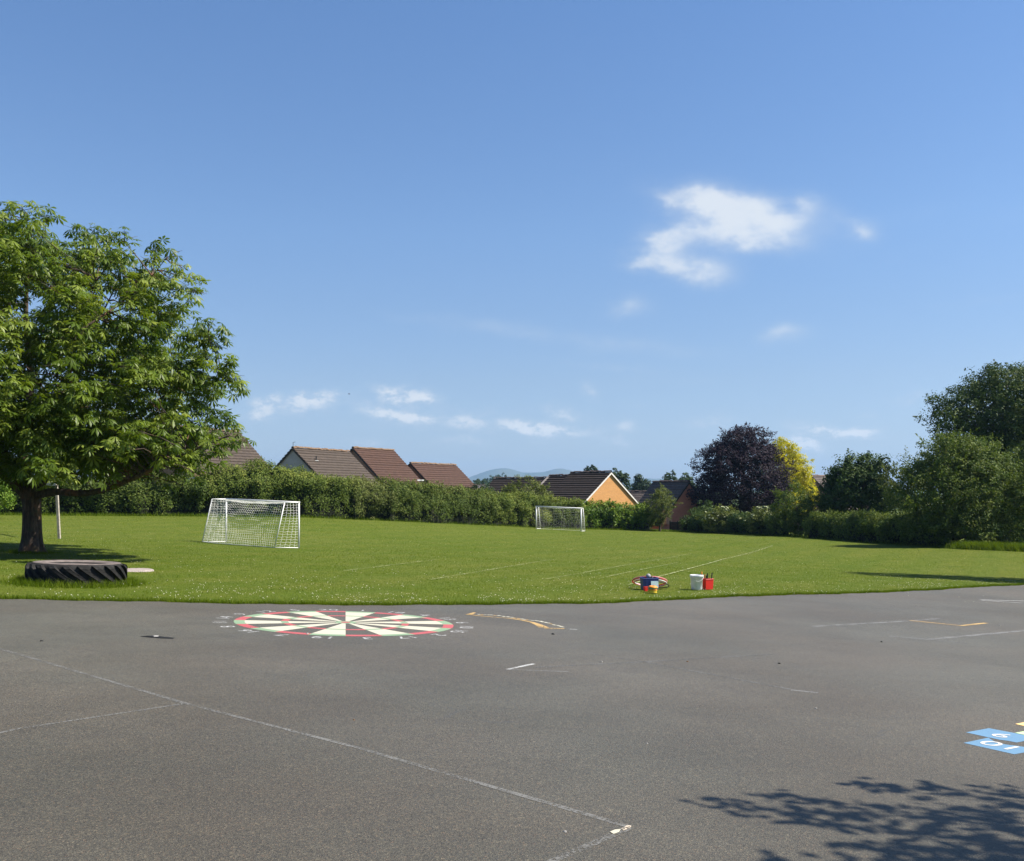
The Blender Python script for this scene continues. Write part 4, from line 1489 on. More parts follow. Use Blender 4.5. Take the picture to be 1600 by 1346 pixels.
def strip(name, P, wd, mat, parent=None, off=.004, o=Vector((0, 0, 0)), seg=.35, zf=None):
    """a painted line following points (x, y)"""
    Q = []
    for i in range(len(P) - 1):
        a, b = Vector(P[i][:2]), Vector(P[i + 1][:2])
        n = max(int((b - a).length / seg), 1)
        for j in range(n):
            Q.append(a.lerp(b, j / n))
    Q.append(Vector(P[-1][:2]))
    if not isinstance(wd, (list, tuple)):
        wd = [wd * (1 + random.uniform(-.10, .10)) for _ in Q]
    else:
        wd = list(np.interp(np.linspace(0, 1, len(Q)), np.linspace(0, 1, len(wd)), wd))
    L, R_ = strip_pts(Q, wd)
    off *= .4
    zf = zf or (lambda x, y: pz(x, y, off))
    vs = [(p.x - o.x, p.y - o.y, zf(p.x, p.y) - o.z) for p in L] + [(p.x - o.x, p.y - o.y, zf(p.x, p.y) - o.z) for p in R_]
    n = len(Q)
    fs = [(i, n + i, n + i + 1, i + 1) for i in range(n - 1)]
    me = bpy.data.meshes.new(name)
    me.from_pydata(vs, [], fs)
    me.update()
    if me.polygons[0].normal.z < 0:
        me.flip_normals()
    return link(name, me, mat, parent)


def pxy(*pts):
    return [tuple(gp(*p)[:2]) for p in pts]


def text_mesh(body, size):
    cu = bpy.data.curves.new('lettering', 'FONT')
    cu.body = body
    cu.size = size
    cu.align_x = 'CENTER'
    cu.align_y = 'CENTER'
    to_ = bpy.data.objects.new('lettering', cu)
    COL.objects.link(to_)
    dg = bpy.context.evaluated_depsgraph_get()
    me = bpy.data.meshes.new_from_object(to_.evaluated_get(dg))
    bpy.data.objects.remove(to_)
    bpy.data.curves.remove(cu)
    return me


def number(body, size, cx, cy, ang, mat, parent, o, off=.007, sx=1.0, name='number'):
    me = text_mesh(body, size)
    ca, sa = math.cos(ang), math.sin(ang)
    for vtx in me.vertices:
        x, y = vtx.co.x * sx, vtx.co.y
        X, Y = cx + x * ca - y * sa, cy + x * sa + y * ca
        vtx.co = (X - o.x, Y - o.y, pz(X, Y, off * .4) - o.z)
    me.materials.clear()
    me.update()
    return link(name, me, mat, parent)


# dartboard
bc = gp(540, 974.2)
DR = 1.50
db = tag(empty('dartboard_marking', (bc.x, bc.y, pz(bc.x, bc.y))), 'large red, green and cream dartboard painted on the asphalt', 'painted dartboard')
do = Vector(db.location)
rot0 = math.atan2(bc.y, bc.x) + math.radians(9)
NUMS = [20, 1, 18, 4, 13, 6, 10, 15, 2, 17, 3, 19, 7, 16, 8, 11, 14, 9, 12, 5]


def ring_piece(name, r0, r1, a0, a1, mat, off):
    n = 5
    A_ = [a0 + (a1 - a0) * i / n for i in range(n + 1)]
    pts = [(bc.x + r1 * math.cos(a), bc.y + r1 * math.sin(a)) for a in A_]
    if r0 > 0:
        pts += [(bc.x + r0 * math.cos(a), bc.y + r0 * math.sin(a)) for a in reversed(A_)]
    else:
        pts.append((bc.x, bc.y))
    flat_poly(name, pts, mat, db, off, do)


for i, nn in enumerate(NUMS):
    ac = rot0 - i * math.radians(18)
    a0, a1 = ac - math.radians(9), ac + math.radians(9)
    dark = i % 2 == 0
    if not dark:
        ring_piece('cream_wedge', .10 * DR, .52 * DR, a0, a1, M_cream_paint, .004)
        ring_piece('cream_wedge', .585 * DR, .905 * DR, a0, a1, M_cream_paint, .004)
    ring_piece('outer_ring_piece', .905 * DR, DR, a0, a1, M_red_paint if dark else M_green_paint, .004)
    ring_piece('inner_ring_piece', .52 * DR, .585 * DR, a0, a1, M_red_paint if dark else M_green_paint, .004)
    number(str(nn), .27, bc.x + 1.115 * DR * math.cos(ac), bc.y + 1.115 * DR * math.sin(ac), ac - math.pi / 2, M_number_paint, db, do, .004, 1.15)
for nm, r0, r1, mt in (('bull_ring', .045 * DR, .10 * DR, M_green_paint), ('bullseye', 0, .045 * DR, M_red_paint)):
    pts = [(bc.x + r1 * math.cos(a), bc.y + r1 * math.sin(a)) for a in np.linspace(0, 2 * math.pi, 25)[:-1]]
    flat_poly(nm, pts, mt, db, .005 if nm == 'bull_ring' else .0075, do)

# yellow curved scale with worn lettering
yr = gp(800, 967)
yo = Vector((yr.x, yr.y, pz(yr.x, yr.y)))
ys_ = tag(empty('curved_scale_marking', yo), 'yellow curved band with worn letters painted right of the dartboard', 'painted scale')
strip('yellow_band', pxy((733, 961.6), (747, 963.6), (768, 965.6), (795, 967.7), (814.5, 970.4), (831, 973.9), (842, 978), (850, 982.3)), [.05, .045, .045, .06, .08, .10, .13, .15], M_yellow_paint, ys_, .004, yo, .15)
flat_poly('end_bar', pxy((727, 961.8), (739.6, 958.6), (744, 959), (736, 962.6)), M_yellow_paint, ys_, .006, yo)
strip('end_line', pxy((850, 983.2), (882, 984.2)), .07, M_yellow_paint, ys_, .006, yo)
strip('end_line', pxy((890, 984.9), (902, 985.3)), .05, M_white_paint, ys_, .006, yo)
upl = [(746, 961.0), (760, 962.4), (775, 963.3), (796, 966.0), (812, 968.3), (826, 970.3), (838, 971.3), (850, 973.4), (858, 975.6), (866, 978), (874, 979.8), (880, 981.6)]
for i in range(len(upl) - 1):
    (xa, ya), (xb, yb) = upl[i], upl[i + 1]
    for f in (.1, .42, .74):
        x0, y0 = xa + (xb - xa) * f, ya + (yb - ya) * f
        x1, y1 = xa + (xb - xa) * (f + .22), ya + (yb - ya) * (f + .22) + random.uniform(-.5, .5)
        strip('worn_letter', pxy((x0, y0), ((x0 + x1) / 2, (y0 + y1) / 2 + random.uniform(-.7, .7)), (x1, y1)), .05, M_yellow_paint if random.random() < .3 else M_cream_paint, ys_, .004, yo, .1)

# hopscotch
hr = gp(1590, 1160)
ho = Vector((hr.x, hr.y, pz(hr.x, hr.y)))
hop = tag(empty('hopscotch_marking', ho), 'blue hopscotch squares numbered 9 and 10 at the right edge of the asphalt', 'hopscotch')
flat_poly('cell', pxy((1509, 1147.3), (1545, 1140.7), (1585, 1148.2), (1624, 1156.4), (1588.5, 1163.2), (1574, 1160.4), (1562, 1158.9), (1544.8, 1155.2)), M_blue_paint, hop, .004, ho)
flat_poly('cell', pxy((1505.5, 1163.8), (1544.3, 1155.6), (1553, 1161.2), (1562, 1164.6), (1574, 1166.6), (1590, 1168.6), (1626, 1174), (1585, 1181.8)), M_blue_paint, hop, .004, ho)
flat_poly('cell', pxy((1586, 1147.9), (1622, 1141.5), (1662, 1149.5), (1626, 1156)), M_lime_paint, hop, .004, ho)
flat_poly('cell', pxy((1586, 1134.2), (1622, 1127.5), (1662, 1136), (1626, 1143), (1600, 1137.2)), M_orange_paint, hop, .008, ho)
flat_poly('cell', pxy((1628, 1157.2), (1664, 1150.2), (1704, 1158), (1668, 1165)), M_orange_paint, hop, .006, ho)
c9 = gp(1566.5, 1152.2)
dv = Vector(gp(1585, 1181.8)) - Vector(gp(1505.5, 1163.8))
ha = math.atan2(dv.y, dv.x) + math.pi
M_fresh = paint('fresh_white_paint', (.62, .62, .60), .28)
number('9', .25, c9.x, c9.y, ha, M_fresh, hop, ho, .010, 1.1)
c10 = gp(1566, 1168.3)
number('10', .26, c10.x, c10.y, ha, M_fresh, hop, ho, .010, 1.2)

# worn court lines
LINES = [
    ('long worn white line slanting across the asphalt from the left edge to its corner', [(-40, 1004), (0, 1016), (290, 1102), (560, 1172), (985, 1296.5)], .045, M_faint_paint),
    ('faint white line joining the long slanting line from lower left', [(-60, 1162), (30, 1141.5), (290, 1102)], .035, M_faint_paint),
    ('pale worn line running from the corner towards the bottom of the picture', [(984, 1297), (930, 1321), (868, 1348), (840, 1362)], .05, M_faint_paint),
    ('short white arrow stroke in the middle of the asphalt, upper one', [(793, 1048.2), (834, 1039.3)], .05, M_white_paint),
    ('thin white stroke in the middle of the asphalt, level one', [(795, 1048.6), (888, 1051.8)], .035, M_mid_paint),
    ('hair-thin white line rising to the right from the arrow strokes', [(835, 1045), (1000, 1036.5), (1210, 1024)], .055, M_vfaint_paint),
    ('nearly gone white line falling to the right across the middle', [(925, 1024), (1005, 1036), (1115, 1056.5), (1235, 1079.5)], .05, M_vfaint_paint),
    ('broken white dashes at the end of the falling line', [(1236, 1080.5), (1278, 1085)], .06, M_mid_paint),
    ('faint white line leading to the yellow corner line', [(1268, 980.5), (1424, 971.5), (1468, 967.8)], .10, M_mid_paint),
    ('faint white line below the yellow corner line at the right edge', [(1390, 995.5), (1450, 1000.8), (1600, 986.8), (1680, 979)], .11, M_mid_paint),
    ('short faint line trailing below right of the white line', [(1452, 1001), (1512, 1007)], .09, M_vfaint_paint),
    ('bright white line at the far right edge near the grass, upper one', [(1532, 938.3), (1600, 940.2), (1660, 942)], .10, M_white_paint),
    ('bright white line at the far right edge near the grass, lower one', [(1534, 939.2), (1600, 943.6), (1660, 948)], .09, M_white_paint),
    ('yellow corner line painted on the asphalt at the right', [(1421, 971), (1502, 979.2), (1541, 975)], .09, M_yellow_paint),
]
for lab, pts, wd, mt in LINES:
    o = strip('painted_line', pxy(*pts), wd, mt, None, .004 if mt is not M_yellow_paint else .009)
    tag(o, lab, 'painted line')
# bright blob of paint at the corner of the long line
o = flat_poly('painted_patch', pxy((953, 1304.5), (961, 1301), (970, 1300.5), (967, 1305), (959, 1308)), M_cream_paint, None, .009)
tag(o, 'bright white paint patch at the corner of the long worn line', 'paint patch')
o = flat_poly('painted_patch', pxy((970, 1300.2), (980, 1294.6), (987, 1295.5), (984, 1299), (974, 1303)), paint('tan_paint', (.62, .52, .40), .50), None, .012)
tag(o, 'tan worn paint patch at the tip of the long line corner', 'paint patch')

# chalk lanes on the grass
M_chalk = paint('chalk_line', (.42, .44, .22), .52, 30, .9)
def turf_line(lab, pts, wd=.06):
    o = strip('chalk_line', pxy(*pts), wd, M_chalk, None, .0, seg=.5, zf=lambda x, y: z1(x, y) + .035)
    tag(o, lab, 'chalk line')
turf_line('boldest chalk lane line on the grass, ending by the blue box', [(981, 916), (1055, 896), (1130, 875), (1207, 853.5)], .07)
turf_line('chalk lane line on the grass just left of the boldest one', [(934, 906.5), (967, 899), (1010, 890), (1060, 880)], .035)
turf_line('chalk lane line on the grass in the middle of the field', [(850, 907.5), (907, 897.5), (1002, 880), (1080, 866)], .035)
turf_line('faint chalk lane line below the near goal side of the field', [(672, 908), (760, 893), (860, 876)], .045)
turf_line('leftmost faint chalk lane line on the grass', [(537, 894), (594, 887), (680, 876)], .045)
turf_line('short faint chalk streak on the grass between tree and goal', [(180, 858.5), (205, 859)], .06)

# ------------------------------------------------------------------ litter and stones on the asphalt
M_black = surf('black_litter', (.012, .012, .012), .7, .2, 10)
M_pale = surf('pale_litter', (.32, .31, .29), .7, .2, 10)
M_leaf_brown = surf('dry_leaf', (.16, .085, .04), .8, .3, 20)
lp = gp(246, 997.5)
lit = tag(empty('litter_scrap', (lp.x, lp.y, pz(lp.x, lp.y))), 'crumpled black scrap with a white centre lying on the asphalt', 'litter')
lo = Vector(lit.location)


def crumple(name, pts, hgt, mat):
    P = pxy(*pts)
    cx, cy = sum(p[0] for p in P) / len(P), sum(p[1] for p in P) / len(P)
    vs = [(x - lo.x, y - lo.y, pz(x, y, .003) - lo.z) for x, y in P]
    vs += [((x * .6 + cx * .4) - lo.x, (y * .6 + cy * .4) - lo.y, pz(x, y, hgt * random.uniform(.5, 1)) - lo.z) for x, y in P]
    n = len(P)
    vs.append((cx - lo.x, cy - lo.y, pz(cx, cy, hgt) - lo.z))
    fs = [(i, (i + 1) % n, n + (i + 1) % n, n + i) for i in range(n)] + [(n + i, n + (i + 1) % n, 2 * n) for i in range(n)]
    MB().add(vs, fs).build(name, mat, lit)


crumple('black_sheet', [(218, 996.6), (236, 996.2), (250, 996.4), (258, 998), (273, 998.8), (270, 1000.3), (255, 999.8), (238, 998.6)], .012, M_black)
crumple('white_piece', [(237, 997.4), (244, 996.6), (250, 997.2), (247, 998.4), (240, 998.6)], .022, M_pale)
for (px, py, s, mt, lab) in ((553, 1128, .016, M_leaf_brown, 'small dark bit on the asphalt below the dartboard'), (1011, 1165, .015, M_pale, 'pale pebble on the open asphalt near the middle'),
                             (864, 993, .035, M_black, 'black bit on the asphalt below the curved yellow scale'), (65, 1004, .03, M_black, 'dark bit on the asphalt near the left edge'),
                             (1217, 1039, .025, M_black, 'black bit on the asphalt right of centre'), (1074, 1036, .02, M_leaf_brown, 'brown bit on the faint rising line'),
                             (1275, 1110, .02, M_pale, 'white bit on the asphalt below the broken dashes'), (1377, 1005, .03, M_black, 'black bit near the faint line below the yellow corner'),
                             (1562, 979, .03, M_pale, 'white bit right of the yellow corner line'), (883, 1304, .018, M_pale, 'pale twig-like bit inside the corner of the long line'),
                             (480, 992.5, .03, M_pale, 'white bit just below the dartboard rim'), (940, 1036.5, .022, M_pale, 'white bit on the asphalt above the falling line')):
    g = gp(px, py)
    vs = []
    for i in range(7):
        a = i / 7 * 2 * math.pi
        s_ = s * .62
        q = s_ * random.uniform(.6, 1.1)
        vs.append((q * math.cos(a) * 1.3, q * math.sin(a), 0))
    vs += [(v_[0] * .7, v_[1] * .7, s_ * random.uniform(.5, .9)) for v_ in vs[:7]]
    vs.append((0, 0, s_))
    fs = [(i, (i + 1) % 7, 7 + (i + 1) % 7, 7 + i) for i in range(7)] + [(7 + i, 7 + (i + 1) % 7, 14) for i in range(7)]
    o = MB().add(vs, fs).build('pebble', mt)
    o.location = (g.x, g.y, pz(g.x, g.y, -.002))
    o.rotation_euler = (0, 0, random.uniform(0, 6))
    tag(o, lab, 'pebble', 'bits lying on the asphalt')

# ------------------------------------------------------------------ tractor tyre
tg = gp(120, 918.5)
ty_ = tg.y + .88
tx_ = (119.5 - 800) / F * ty_
tyre = tag(empty('tractor_tyre', (tx_, ty_, z1(tx_, ty_))), 'big black tractor tyre lying flat in the grass', 'tyre')
tyre.rotation_euler = (SCc, -SB, .1)
tyre.scale = (.95, .95, .95)
TR, TH = .90, .42
prof = [(.50, .02), (.50, .30), (.56, .385), (.70, .415), (.80, .405), (.845, .37), (.86, .30), (.865, .18), (.85, .04), (.845, -.05), (.55, -.05)]
MB().lathe(prof, 64, True).build('casing', M_rubber, tyre, True)
MB().lathe([(.49, .30), (.57, .392), (.70, .422), (.79, .414), (.80, .408)], 64).build('dusty_side_wall', M_dust, tyre, True)
# soil inside
MB().lathe([(0, .17), (.25, .19), (.505, .14)], 40).build('soil_fill', surf('soil', (.10, .075, .05), .95, .4, 9, .5, 30), tyre, True)


def lug_mesh(a_span, z0, z1_, r_out, wdt):
    m = MB()
    n = 7
    vs = []
    for i in range(n):
        f = i / (n - 1)
        a = a_span * f ** 1.15
        z = z0 + (z1_ - z0) * f
        rad = .862 if abs(z) < .33 else .862 - (z - .33) * .55
        for da, rr in ((-wdt / 2, rad - .02), (-wdt * .42, r_out - (.03 if i in (0,) else 0)), (wdt * .42, r_out - (.03 if i in (0,) else 0)), (wdt / 2, rad - .02)):
            vs.append((rr * math.cos(a + da), rr * math.sin(a + da), z))
    fs = []
    for i in range(n - 1):
        for k in range(3):
            fs.append((i * 4 + k, i * 4 + k + 1, (i + 1) * 4 + k + 1, (i + 1) * 4 + k))
    fs += [(0, 1, 2, 3), tuple((n - 1) * 4 + k for k in (3, 2, 1, 0))]
    m.add(vs, fs)
    return m.mesh('tread_lug')


NLUG = 21
ml1 = lug_mesh(.46, .385, .08, .925, .135)
ml2 = lug_mesh(.20, -.05, .09, .925, .11)
ml1.materials.append(M_rubber)
ml2.materials.append(M_rubber)
for i in range(NLUG):
    a = i * 2 * math.pi / NLUG
    o = link('tread_lug', ml1, None, tyre)
    o.rotation_euler = (0, 0, a)
    o = link('tread_lug', ml2, None, tyre)
    o.rotation_euler = (0, 0, a + math.pi / NLUG + .12)

sp_ = gp(207, 892)
slab = MB().lathe([(0, .035), (.25, .034), (.40, .028), (.45, .012), (.47, -.05)], 28).build('stone_slab', M_stone, None, True)
slab.location = (sp_.x, sp_.y, z1(sp_.x, sp_.y))
tag(slab, 'round pale gritty slab in the grass right behind the tractor tyre', 'stone slab')

# ------------------------------------------------------------------ goals
def net_lines(mb, c00, c10, c11, c01, nu, nv, sag, r=.006, ax=None):
    """a net between four corners, bellied out by sag along ax"""
    c00, c10, c11, c01 = map(Vector, (c00, c10, c11, c01))

    def P(a, b):
        p = (c00 * (1 - a) + c10 * a) * (1 - b) + (c01 * (1 - a) + c11 * a) * b
        p = p + ax * sag * math.sin(math.pi * a) * math.sin(math.pi * min(b * 1.05, 1))
        return p + Vector((math.sin(a * 31 + b * 9) * .008, math.cos(b * 27 + a * 14) * .008, math.sin(a * 23 - b * 19) * .012))
    for i in range(nu + 1):
        mb.tube([P(i / nu, j / 14) for j in range(15)], r, 3, False)
    for j in range(nv + 1):
        mb.tube([P(i / 20, j / nv) for i in range(21)], r, 3, False)


def goal(name, label, L, Rr, ht, back, top_back, post_r, mesh=.13, group=None, sag=.18, net_r=.006, mat=M_white_metal):
    """L, Rr: feet of the two posts; back: horizontal vector to the rear foot"""
    root = tag(empty(name, L), label, 'goal', group)
    o = Vector(L)
    L0, R0 = Vector(L) - o, Vector(Rr) - o
    up = Vector((0, 0, ht))
    bk = Vector(back)
    tb_ = Vector(top_back)
    gl = lambda p: Vector((p.x, p.y, z1(p.x + o.x, p.y + o.y) - o.z + .02))
    MB().tube([L0 - Vector((0, 0, .1)), L0 + up], post_r, 10).build('post', mat, root, True)
    MB().tube([R0 - Vector((0, 0, .1)), R0 + up], post_r, 10).build('post', mat, root, True)
    MB().tube([L0 + up + (L0 - R0).normalized() * post_r, R0 + up + (R0 - L0).normalized() * post_r], post_r, 10).build('crossbar', mat, root, True)
    if bk.length > 0:
        LB, RB = gl(L0 + bk), gl(R0 + bk)
        LT, RT = L0 + up + tb_, R0 + up + tb_
        for a, t_, b in ((L0, LT, LB), (R0, RT, RB)):
            MB().tube([a + up, t_], post_r * .62, 8).build('top_stay', mat, root, True)
            MB().tube([t_, b], post_r * .62, 8).build('rear_stay', mat, root, True)
            MB().tube([gl(a), b], post_r * .55, 8).build('ground_bar', mat, root, True)
        n = MB()
        nu = int((R0 - L0).length / mesh)
        nv = int(ht / mesh)
        net_lines(n, LT, RT, RB, LB, nu, nv + 2, sag, net_r, -bk.normalized() if sag < 0 else bk.normalized())
        net_lines(n, L0 + up, R0 + up, RT, LT, nu, max(int(tb_.length / mesh), 2), .10, net_r, Vector((0, 0, -1)))
        sd = (R0 - L0).normalized()
        for a, t_, b, sgn in ((L0, LT, LB, 1), (R0, RT, RB, 1)):
            net_lines(n, a + up, t_, b, gl(a), 5, nv, .10, net_r, sd * sgn)
        n.tube([LB, LB.lerp(RB, .25) + Vector((0, 0, -.03)), LB.lerp(RB, .5) + bk.normalized() * .12, LB.lerp(RB, .75), RB], .012, 6)
        nn_ = n.build('net', M_net, root)
        nn_['kind'] = 'stuff'
    return root


gL, gR = gp(353.5, 847.5), gp(467, 857)
across = (gR - gL)
bdir = Vector((-.80, -.60, 0)).normalized()
goal('football_goal', 'near white football goal with sagging net, seen from behind left of centre', gL, gR, 1.75, bdir * .98, bdir * .58, .034, .10, 'white football goals', sag=-.25, net_r=.005)
fL, fR = gp(838, 826.8), gp(908, 830.6)
goal('football_goal', 'far white football goal in front of the laurel hedge', fL, fR, 1.78, Vector((.35, .9, 0)).normalized() * 1.0, Vector((.35, .9, 0)).normalized() * .5, .05, .14, 'white football goals', sag=.15, net_r=.0022)

# old timber goal behind the chestnut
pb = gp(93, 842)
M_old = M_white_wood
og = tag(empty('timber_goal', pb), 'old white timber goal with one leaning post beside the chestnut trunk', 'goal')
tp_ = Vector(at(88.3, 759.5, pb.y)) - pb
vs = []
def square_bar(a, b, s):
    a, b = Vector(a), Vector(b)
    t = (b - a).normalized()
    e1 = t.cross(Vector((0, 1, 0))).normalized() if abs(t.y) < .9 else Vector((1, 0, 0))
    e2 = t.cross(e1).normalized()
    m = MB()
    V_ = [p + (e1 * sx + e2 * sy) * s / 2 for p in (a, b) for sx, sy in ((-1, -1), (1, -1), (1, 1), (-1, 1))]
    return m.add(V_, [(0, 1, 2, 3), (7, 6, 5, 4), (0, 4, 5, 1), (1, 5, 6, 2), (2, 6, 7, 3), (3, 7, 4, 0)])
square_bar((0, 0, -.15), tp_, .09).build('post', M_old, og)
lf = Vector((-2.62, 3.0, 0))
lfz = z1(pb.x + lf.x, pb.y + lf.y) - pb.z
square_bar((lf.x, lf.y, lfz - .15), (lf.x - .03, lf.y, lfz + tp_.z), .09).build('post', M_old, og)
square_bar(tp_ + Vector((.06, -.07, .05)), (lf.x - .06, lf.y + .07, lfz + tp_.z + .05), .095).build('crossbar', M_old, og)

# ------------------------------------------------------------------ play things on the grass
P_blue = surf('blue_plastic', (.022, .050, .20), .45, .1, 8, spec=.5)
P_red = surf('red_plastic', (.62, .035, .025), .45, .08, 8, spec=.5)
P_white = surf('white_plastic', (.78, .79, .80), .4, .05, 8, spec=.5)
P_pink = surf('pink_plastic', (.75, .20, .24), .4, .08, 8, spec=.5)
P_yellow = surf('yellow_plastic', (.80, .55, .04), .45, .08, 8)
P_green = surf('green_plastic', (.10, .33, .12), .45, .08, 8)
P_orange = surf('orange_plastic', (.80, .28, .04), .45, .08, 8)
P_black = surf('black_plastic', (.02, .02, .022), .5, .1, 8)
def thin_plastic(name, col, f=.35):
    m = surf(name, col, .45, .05, 8, spec=.5)
    t = NT(m.node_tree)
    bs, out = m.node_tree.nodes['Principled BSDF'], m.node_tree.nodes['Material Output']
    tr = t.node('ShaderNodeBsdfTranslucent')
    tr.inputs[0].default_value = (*col, 1)
    mx = t.node('ShaderNodeMixShader')
    mx.inputs[0].default_value = f
    t.l.new(bs.outputs[0], mx.inputs[1])
    t.l.new(tr.outputs[0], mx.inputs[2])
    t.l.new(mx.outputs[0], out.inputs[0])
    return m


P_white = thin_plastic('white_plastic', (.80, .81, .81), .18)
P_red = thin_plastic('red_plastic', (.78, .035, .022), .25)
P_wood = surf('bat_wood', (.52, .28, .12), .6, .2, 14)
P_teal = surf('pale_teal_sheet', (.50, .66, .66), .6, .2, 30)
P_grey = surf('grey_rubber', (.30, .30, .31), .6, .1, 9)


def tub(name, base, sx, sy, hh, mat, rz, flare=1.08, wall=.012, rim=.02):
    """open rectangular box with a rim"""
    root = empty(name, base, rz)
    m = MB()
    b = [(-sx / 2, -sy / 2), (sx / 2, -sy / 2), (sx / 2, sy / 2), (-sx / 2, sy / 2)]
    o_ = [(x, y, 0) for x, y in b] + [(x * flare, y * flare, hh) for x, y in b]
    i_ = [(x * (1 - wall * 4), y * (1 - wall * 4), .015) for x, y in b] + [(x * flare - math.copysign(wall, x), y * flare - math.copysign(wall, y), hh) for x, y in b]
    vs = o_ + i_
    fs = [(3, 2, 1, 0)] + [(k, (k + 1) % 4, 4 + (k + 1) % 4, 4 + k) for k in range(4)]
    fs += [(8, 9, 10, 11)] + [(12 + k, 12 + (k + 1) % 4, 8 + (k + 1) % 4, 8 + k) for k in range(4)]
    fs += [(4 + k, 4 + (k + 1) % 4, 12 + (k + 1) % 4, 12 + k) for k in range(4)]
    m.add(vs, fs).build('body', mat, root)
    r = MB()
    for k in range(4):
        a, c = Vector(o_[4 + k]), Vector(o_[4 + (k + 1) % 4])
        r.tube([a - Vector((0, 0, .008)), c - Vector((0, 0, .008))], rim / 2, 6)
    r.build('rim', mat, root)
    return root


bb = gp(1014.5, 922.5)
box = tag(tub('blue_box', (bb.x, bb.y, bb.z + .02), .34, .28, .27, P_blue, .10), 'dark blue plastic box ringed by hoops on the grass', 'box')
rib = MB()
for x in (-.09, 0, .09):
    rib.box((x, -.152, .14), (.02, .012, .2))
rib.build('rib', P_blue, box)
# board leaning on the box
sh = MB().box((0, 0, 0), (.17, .012, .15), Matrix.Rotation(-.16, 3, 'X')).build('picture_card', P_teal)
sh.location = (bb.x + .10, bb.y - .175, bb.z + .15)
sh.rotation_euler = (0, 0, .1)
tag(sh, 'pale teal card leaning on the front of the blue box', 'card')
# hoops
HM = [P_pink, P_red, P_white, P_pink, P_black]
HL = ['pink hoop draped outermost round the blue box', 'red hoop lying round the blue box', 'white hoop lying round the blue box', 'second pink hoop lying inside the others round the blue box', 'dark hoop showing at the right below the pink hoops']
for k in range(5):
    m = MB()
    R0 = (.40, .39, .375, .36, .40)[k]
    pts = [(R0 * math.cos(a), R0 * math.sin(a), 0) for a in np.linspace(0, 2 * math.pi, 41)[:-1]]
    n = len(pts)
    vs, fs = [], []
    for i, p_ in enumerate(pts):
        e = Vector(p_).normalized()
        for j in range(6):
            an = j / 6 * 2 * math.pi
            vs.append(Vector(p_) + e * math.cos(an) * .011 + Vector((0, 0, math.sin(an) * .011)))
    for i in range(n):
        for j in range(6):
            fs.append((i * 6 + j, ((i + 1) % n) * 6 + j, ((i + 1) % n) * 6 + (j + 1) % 6, i * 6 + (j + 1) % 6))
    o = m.add(vs, fs).build('hoop', HM[k], None, True)
    o.location = (bb.x + (.085, .06, .10, .075, .14)[k], bb.y + .14 + R0 * .93 + .012 * k, bb.z + .165 - .018 * k)
    o.rotation_euler = (math.radians((-20, -19, -18, -17, -15)[k]), math.radians((4, 3, 5, 6, 9)[k]), 0)
    tag(o, HL[k], 'hoop', 'hoops round the blue box')
# balls and bits standing out of the blue box
for (dxx, dyy, dzz, r_, mt, lab) in ((-.02, 0, .325, .055, P_grey, 'grey ball resting on top of the blue box'), (.06, .03, .275, .045, P_black, 'black ball in the top of the blue box, right of the grey one'), (-.07, .02, .27, .045, P_red, 'dark red ball in the top of the blue box, left of the grey one')):
    m = MB()
    m.lathe([(0.0005, -r_)] + [(r_ * math.sin(t), -r_ * math.cos(t)) for t in np.linspace(.25, 2.9, 9)] + [(0.0005, r_)], 14)
    o = m.build('ball', mt, None, True)
    o.location = (bb.x + dxx, bb.y + dyy, bb.z + dzz)
    tag(o, lab, 'ball', 'balls in the blue box')
rb_ = gp(1009.5, 924.8)
o = tub('red_tub', (rb_.x, rb_.y - .06, rb_.z + .02), .10, .09, .10, P_red, .3, 1.05, .006, .01)
tag(o, 'small red tub standing before the blue box', 'tub')
# stack of marker discs
ms = gp(1019, 927.5)
for k, mt in enumerate((P_yellow, P_yellow, P_orange, P_green, P_orange)):
    m = MB().lathe([(.104, .0), (.108, .004), (.085, .032), (.04, .045), (.034, .040), (.08, .026), (.10, .0)], 24)
    o = m.build('marker_disc', mt, None, True)
    o.location = (ms.x + .004 * k, ms.y, ms.z + .025 + .026 * k)
    o.rotation_euler = (.05 * math.sin(k * 2), .06 * math.cos(k * 3), 0)
    tag(o, ('bottom yellow marker disc of the stack before the blue box', 'second lowest yellow marker disc of the stack', 'orange marker disc in the middle of the stack, under the green', 'green marker disc second from the top of the stack',
            'topmost orange marker disc of the stack')[k], 'marker disc', 'stack of marker discs')
# white bucket
wb = gp(1088.5, 922.3)
bk_ = tag(empty('white_bucket', (wb.x, wb.y, wb.z + .015)), 'white plastic bucket on the grass beside the red box', 'bucket')
MB().lathe([(0, .0), (.122, 0), (.128, .01), (.146, .29), (.158, .292), (.160, .335), (.156, .345), (.150, .343), (.146, .30), (.118, .02), (0, .018)], 32).build('body', P_white, bk_, True)
m = MB()
m.tube([(.160 * math.cos(a), .160 * math.sin(a) , .30 - .10 * math.sin(a) ** 2 * (1 if math.sin(a) < 0 else .2)) for a in np.linspace(math.pi, 2 * math.pi, 15)], .004, 5)
m.build('handle', M_white_metal, bk_, True)
